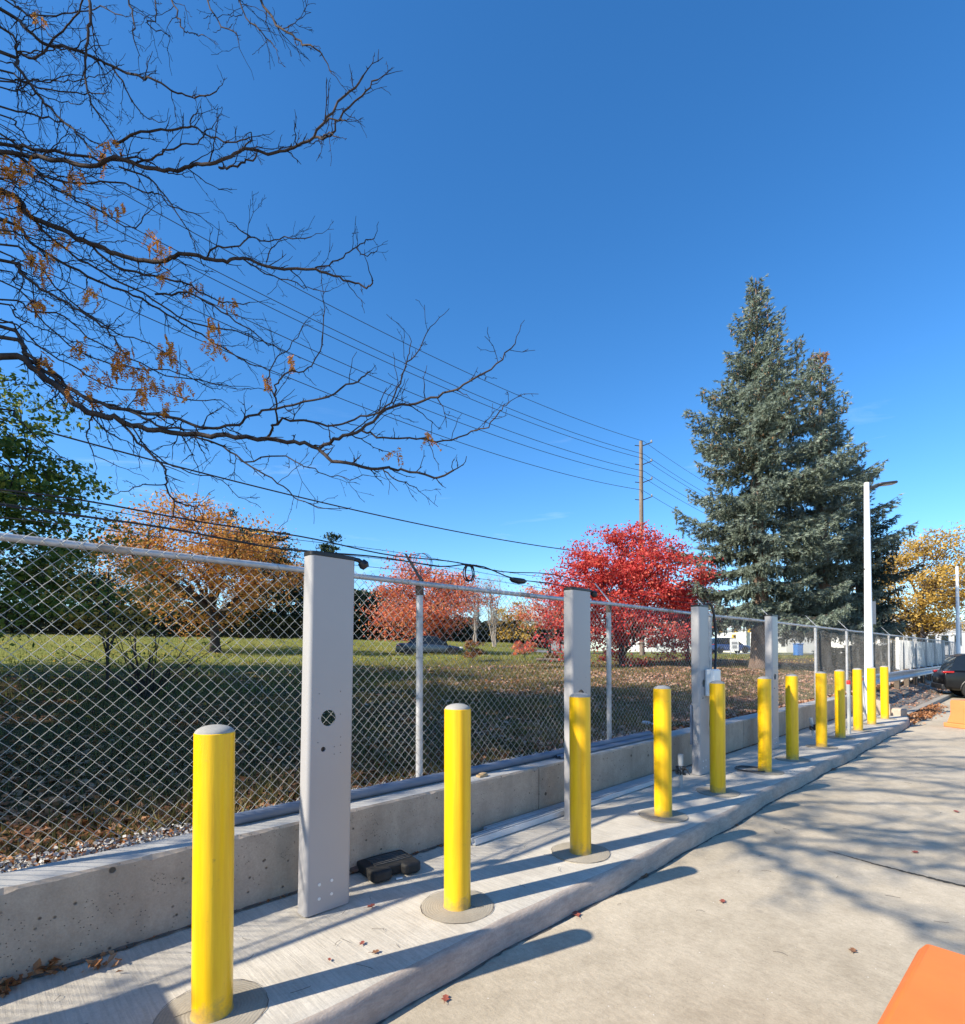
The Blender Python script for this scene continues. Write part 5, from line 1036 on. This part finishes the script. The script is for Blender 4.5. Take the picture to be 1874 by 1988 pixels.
for Q, r, den in paths:
    seg = np.linalg.norm(np.diff(Q, axis=0), axis=1); tot = seg.sum(); cum = np.concatenate([[0], np.cumsum(seg)]); nt_ = int(tot/(.17 if den == 1 else .13))
    for q in range(nt_):
        s_ = tot*(.04+.96*(q+rs.random())/nt_); i = min(np.searchsorted(cum, s_)-1, len(Q)-2); i = max(i, 0); f_ = (s_-cum[i])/max(seg[i], 1e-6); p = Q[i]+(Q[i+1]-Q[i])*f_; d = unit(Q[i+1]-Q[i]); ri = r[i]
        sd_ = unit(rs.normal(size=3)*np.array([1, .45, 1])); sd_ = unit(sd_-d*(sd_@d)); frac = s_/tot
        L = rs.uniform(.08, .50)*(1.15-.55*frac)*den
        twig(p, d*rs.uniform(.5, 1.1)+sd_*rs.uniform(.5, 1)+np.array([0, 0, -.05]), L, min(ri*.5, .0066 if den == 1 else .012), (2 if L > .34 else 1) if den == 1 else 2, twn)
    # stubs and thorns on the limb itself
    for q in range(int(tot/.07)):
        i = rs.integers(0, len(Q)-1); p = Q[i]; v = unit(rs.normal(size=3)); twn.add(np.stack([p, p+v*(r[i]+rs.uniform(.012, .035))])-OR, [min(.004, r[i]*.6), .0015])
    v = Q[-1]-Q[-2]; twig(Q[-1], v, .25, max(r[-1]*.8, .002), 1, twn)
trunk.obj('trunk', M['locust'], loc_); limbn.obj('limbs', M['locust'], loc_); twn.obj('twigs', M['twigs'], loc_)
# clusters of small orange leaflets still hanging on
lp = []; la = []
spots = [((30, 590), 60, 5.3), ((100, 600), 50, 5.3), ((390, 510), 26, 5.3), ((370, 565), 26, 5.3), ((30, 690), 60, 5.5), ((270, 620), 50, 5.5), ((150, 960), 45, 5.2), ((140, 1080), 40, 5.2), ((125, 900), 40, 5.2), ((210, 850), 36, 5.6), ((560, 860), 40, 5.6), ((590, 900), 30, 5.6), ((320, 1050), 45, 5.3), ((700, 1030), 28, 5.5), ((820, 1085), 30, 5.5), ((440, 1265), 60, 5.1), ((430, 1300), 50, 5.1), ((490, 1330), 55, 5.0), ((540, 1370), 45, 5.0),
         ((600, 1240), 40, 5.0), ((620, 1280), 40, 5.0), ((500, 1400), 40, 4.9), ((350, 1350), 40, 5.0), ((230, 1390), 35, 4.9), ((320, 1430), 40, 4.9), ((760, 1170), 35, 5.1), ((780, 1230), 35, 5.1), ((280, 1240), 40, 5.2), ((160, 1290), 40, 5.0), ((1430, 1620), 16, 4.8), ((1540, 1560), 16, 4.8), ((130, 60), 22, 6), ((360, 750), 40, 5.8), ((430, 735), 22, 5.8), ((640, 1395), 45, 5.0), ((600, 1460), 25, 5.0), ((70, 780), 60, 5.6), ((20, 800), 50, 5.6), ((960, 1350), 16, 4.9), ((1050, 1290), 18, 4.9), ((590, 980), 26, 5.6)]
rach = Net(3)
for (a, b_), sp_, Yd in spots:
    for _ in range(int(sp_*.23)+1):
        p = at((a+rs.normal()*sp_*.5)*.5388, (b_+rs.normal()*sp_*.42)*.5388, Yd+rs.normal()*.12); d = unit(np.array([rs.normal()*.5, rs.normal()*.4, -1+rs.normal()*.45])); L = rs.uniform(.07, .14); P = p+d*np.linspace(0, L, 8)[:, None]+np.array([0, 0, -1])*np.linspace(0, .03, 8)[:, None]**1; rach.add(P-OR, .0011)
        sd_ = unit(np.cross(d, rs.normal(size=3)))
        for i in range(1, 8):
            for sg in (-1, 1): lp.append(P[i]+sd_*sg*.011); la.append(sd_*sg+d*.45)
lp = np.array(lp)-OR; leaf_obj('leaves', lp, .034, M['lf_locust'], loc_, rs, axis=np.array(la), aspect=.42); rach.obj('leaf_stalks', M['lf_locust'], loc_)

# ------------------------------------------------------------------ offscreen grey box, added to cast the shade at the lower left
cx_, cy_, _ = W(-1.66, 2.93); o = empty('shade_blocker', (cx_, cy_, ISL), 'low grey box outside the left edge, added to cast the lower left shade', 'blocker', rz=rz)
k = MB(); k.prism(rrect(1.3, .90, .03, 3), .08, 1.15); k.obj('blocker_body', M['blocker'], o, bev=.01); k = MB(); k.prism(rrect(1.36, .96, .03, 3), 1.15, 1.2); k.obj('roof', M['blocker'], o, bev=.01); k = MB(); k.prism(rrect(1.2, .8, .02, 2), 0, .08); k.obj('plinth', M['bldgrey'], o)
for q in (-.31, .31):
    k = MB(); k.box((q, -.455, .62), (.58, .012, .95)); dr = k.obj('door', M['blocker'], o, bev=.004); k = MB(); k.box((q-.2*(1 if q > 0 else -1), -.468, .62), (.02, .02, .16)); k.obj('handle', M['darkmetal'], dr)

# ------------------------------------------------------------------ ground cover behind the fence
rs = np.random.default_rng(99)
def scatter(n, sa, sb, ta, tb, p=1.0):
    s = rs.uniform(sa, sb, n); t = ta+(tb-ta)*rs.random(n)**p; x = s*S[0]+t*N[0]; y = s*S[1]+t*N[1]; return x, y, s, t
def visible(x, y): return (y > .8) & (abs(x/y) < 1.05)
# grass blades (near)
x, y, s, t = scatter(200000, -5, 26, 3.95, 16, 1.4); m_ = visible(x, y) & (rs.random(len(x)) < np.clip(.25+.75*(np.sin(x*.9+y*.7)*.5+.5)+.2, 0, 1)); x, y = x[m_], y[m_]; z = terr(x, y); n = len(x)
h = rs.uniform(.03, .11, n)*(1+.5*np.sin(x*2.3)*np.sin(y*1.9)); a = rs.uniform(0, 6.28, n); w_ = .0035+.0012*np.sqrt(y); le = rs.normal(size=(n, 2))*.45*h[:, None]
B1 = np.stack([x-np.cos(a)*w_, y-np.sin(a)*w_, z-.005], 1); B2 = np.stack([x+np.cos(a)*w_, y+np.sin(a)*w_, z-.005], 1); T3 = np.stack([x+le[:, 0], y+le[:, 1], z+h], 1)
tag(link('grass', np_mesh('grass', np.stack([B1, B2, T3], 1).reshape(-1, 3), 3, rs.random(n)), leafmat('dry_grass', [(.05, .04, .015), (.12, .095, .03), (.17, .16, .04), (.26, .19, .09)], .25)), kind='stuff')
# leaf litter: orange brown near the wall at left, pale below the crimson tree and spruces
x, y, s, t = scatter(90000, -9, 14, 3.75, 17, 1.35); m_ = visible(x, y) & (rs.random(len(x)) < np.clip(1.1-(t-3.75)/8+.6*np.sin(s*1.3+t*.5)*np.sin(t*1.7-s*.4), .10, 1)*(.45+.55*(s < 4))); x, y = x[m_], y[m_]; P = np.stack([x, y, terr(x, y)+.012+.02*rs.random(len(x))], 1)
V = leaves(P, .062, rs, flat=.72, aspect=.75); tag(link('leaf_litter', np_mesh('litter', V, 4, np.repeat(rs.random(len(P)), 2)), M['lf_litter']), kind='stuff')
x, y, s, t = scatter(90000, 5, 34, 3.75, 17, 1.25); dc = np.hypot(x-px_tree(1230, 24), (y-21)); dsp = np.hypot(x-px_tree(1500, 22), y-21); dd_ = np.exp(-(dc/6.5)**2)+np.exp(-(dsp/6)**2)*.8+.5*np.exp(-((t-3.75)/2.2)**2)+.07; m_ = visible(x, y) & (rs.random(len(x)) < dd_*(.65+.45*np.sin(x*1.3)*np.sin(y*1.1))); x, y = x[m_], y[m_]; P = np.stack([x, y, terr(x, y)+.015+.02*rs.random(len(x))], 1)
V = leaves(P, .085, rs, flat=.7, aspect=.75, fold=False); tag(link('leaf_litter', np_mesh('litter2', V, 4, rs.random(len(P))), M['lf_litterpale']), kind='stuff')
x, y, s, t = scatter(22000, -40, 60, 9, 55, 1.0); m_ = visible(x, y); x, y = x[m_], y[m_]; P = np.stack([x, y, terr(x, y)+.03], 1); V = leaves(P, .09, rs, flat=.75, aspect=.7, fold=False); tag(link('leaf_litter', np_mesh('litter3', V, 4, rs.random(len(P))), M['lf_gold']), kind='stuff')
# coarse grass tufts on the farther lawn
x, y, s, t = scatter(120000, -40, 60, 12, 60, 1.2); m_ = visible(x, y); x, y = x[m_], y[m_]; z = terr(x, y); n = len(x); h = rs.uniform(.05, .14, n); a = rs.uniform(0, 6.28, n); w_ = .02
B1 = np.stack([x-np.cos(a)*w_, y-np.sin(a)*w_, z-.01], 1); B2 = np.stack([x+np.cos(a)*w_, y+np.sin(a)*w_, z-.01], 1); T3 = np.stack([x+rs.normal(size=n)*.03, y, z+h], 1)
tag(link('grass', np_mesh('grass2', np.stack([B1, B2, T3], 1).reshape(-1, 3), 3, rs.random(n)), M['grass']), kind='stuff')
# gravel strip behind the wall
x, y, s, t = scatter(16000, -3, 7, 3.64, 3.98, 1.6); n = len(x); P = np.stack([x, y, np.full(n, .545)+.03*rs.random(n)], 1); V = leaves(P, .024, rs, flat=.4, aspect=.8, fold=False); tag(link('gravel', np_mesh('gravel', V, 4, rs.random(n)), leafmat('gravel_stones', [(.20, .19, .175), (.40, .39, .37), (.6, .58, .55)], .02)), kind='stuff')
# leaf drift at the end of the island, on the verge and along the kerb
def drift(n, fx, size, mt, name='leaf_drift', fold=True, zf=None):
    P = fx(n); V = leaves(P, size, rs, flat=.62, aspect=.7, fold=fold); r = rs.random(len(P)); tag(link(name, np_mesh(name, V, 4, np.repeat(r, 2) if fold else r), mt), kind='stuff')
def f1(n):
    s = rs.normal(size=n)*1.3+18.9; t = 2.15+.45*rs.random(n)**1.3+.1*rs.normal(size=n); x, y, _ = W(s, t); return np.stack([x, y, .02+.10*rs.random(n)*np.exp(-((t-2.3)/.25)**2)], 1)
drift(2600, f1, .075, M['lf_litter'])
def f2(n):
    s = rs.uniform(16.8, 30, n); t = rs.uniform(2.6, 3.7, n); x, y, _ = W(s, t); return np.stack([x, y, vz(x, y, s, t)+.02], 1)
drift(700, f2, .07, M['lf_litterpale'], 'leaf_drift')
def f3(n):
    s = rs.uniform(-3, 16, n); t = 3.365-.02*rs.random(n)**2; x, y, _ = W(s, t); return np.stack([x, y, np.full(n, ISL+.008)], 1)
drift(420, f3, .024, M['lf_litter'], 'leaf_drift')
# stems of the bush at left
o = empty('bare_shrub', (-6.3, 10.2, float(terr(-6.3, 10.2))), 'bare many stemmed shrub at the left behind the fence', 'shrub'); net = Net(5); lo = []
for q in range(26):
    e = np.array([rs.normal()*.75, rs.normal()*.5, rs.uniform(.7, 1.5)]); P = curve((rs.normal()*.08, rs.normal()*.08, -.05), e, 8, .1, .03, rs); net.add(P, np.linspace(.016, .004, 8))
    for _ in range(4): b_ = P[rs.integers(3, 8)]; e2 = b_+np.array([rs.normal()*.25, rs.normal()*.2, rs.uniform(.0, .3)]); net.add(np.stack([b_, e2]), [.004, .002]); lo += [e2+rs.normal(size=3)*.06 for _ in range(3)]
net.obj('stems', M['bark'], o); leaf_obj('leaves', np.array(lo), .06, M['lf_green'], o, rs)
# single fallen leaves
def fleaf(px, py, z, size, mt, lb, rot, curl=.35, lobes=1):
    g = onz(px, py, z); k = MB(); n = 9; vs = []
    for i in range(n):
        q = i/(n-1); w_ = math.sin(q*math.pi)**.8*.30*(1+(.45*math.cos(q*math.pi*5) if lobes > 1 else 0)); zz = curl*(q-.4)**2*.6
        vs += [((q-.5), -w_, zz+curl*.35*w_), ((q-.5), 0, zz), ((q-.5), w_, zz+curl*.45*w_)]
    fs = [(3*i+j, 3*i+j+1, 3*(i+1)+j+1, 3*(i+1)+j) for i in range(n-1) for j in range(2)]; k.add([Vector(v)*size+Vector((0, 0, .006)) for v in vs], fs); k.tube([Vector((-.5*size, 0, .01+curl*.05*size)), Vector((-.85*size, .06*size, .012))], .0012, 4)
    o = k.obj('fallen_leaf', mt, None, (g[0], g[1], z+.002), (0, 0, rot), True); tag(o, lb, 'leaf')
fl = [(720, 1762, ISL, .075, 'leafred', 'red leaf on the pavement just right of the broad panel foot', .1), (703, 1834, ISL, .05, 'leafred', 'small reddish leaf on the pavement below the broad panel, upper of two', .6), (729, 1851, ISL, .055, 'leafbrown', 'small brown leaf on the pavement below the broad panel, lower of two', -.2),
      (1119, 1777, 0, .10, 'leafred', 'bright red curled leaf on the driveway beside the kerb', 1.0), (1250, 1702, 0, .13, 'leafbrown', 'brown curled leaf in the gutter right of the third bollard', .3), (1403, 1752, 0, .07, 'leafred', 'pinkish leaf flat on the open driveway', .2), (865, 1942, 0, .07, 'leafred', 'small red leaf on the driveway at the bottom centre', .8),
      (1656, 1848, 0, .07, 'leafbrown', 'tan leaf on the driveway left of the near orange barrier', .1), (1777, 1656, 0, .08, 'leafred', 'dark red leaf on the driveway among branch shadows at the right', -.3), (1857, 1577, 0, .09, 'leafred', 'orange red leaf on the driveway at the right edge', .4), (1428, 1602, 0, .10, 'leafbrown', 'brown leaf in the gutter below the fifth bollard', .9),
      (1618, 1495, .0, .16, 'leafbrown', 'crumpled pale leaf lying against the kerb by the seventh bollard', .2), (640, 1866, ISL, .035, 'leafred', 'tiny red leaf on the pavement near the broad panel, left of centre', 1.2)]
for a in fl: fleaf(a[0], a[1], a[2], a[3]*.8, M[a[4]], a[5], a[6]+rz, lobes=2)
# curled brown leaf clumps at the wall foot, lower left
for px, py, n, lb in ((96, 1885, 12, 'clump of curled orange brown leaves at the wall foot, lower left'), (200, 1878, 5, 'small ochre leaf clump on the shaded pavement, lower left'), (8, 1925, 14, 'dark brown leaf heap at the left edge by the wall end')):
    g = onz(px, py, ISL); o = empty('leaf_clump', (g[0], g[1], ISL), lb, 'leaves'); P = rs.normal(size=(n*3, 3))*np.array([.045, .035, .012]) + np.array([0, 0, .022]); P[:, 2] = np.clip(P[:, 2], .008, .06); V = leaves(P, .055, rs, flat=.35, aspect=.5); link('dry_leaves', np_mesh('c', V, 4, np.repeat(rs.random(len(P)), 2)), M['lf_litter'], o)
# pine-needle like twigs and seed debris on the slabs
net = Net(3)
for q in range(150):
    if q % 2: s = rs.uniform(-.8, 9); t = rs.uniform(2.35, 3.3); z = ISL+.003
    else: s = rs.uniform(-1, 12); t = rs.uniform(-2.4, 2.0); z = .003
    x, y, _ = W(s, t); a = rs.uniform(0, 6.28); L = rs.uniform(.03, .10); c2 = rs.normal()*.5; P = np.stack([[x+L*u*math.cos(a+c2*u), y+L*u*math.sin(a+c2*u), z+.004*math.sin(u*3)] for u in np.linspace(0, 1, 6)]); net.add(P, .0010)
tag(net.obj('twig_litter', M['twigs'], None), kind='stuff')
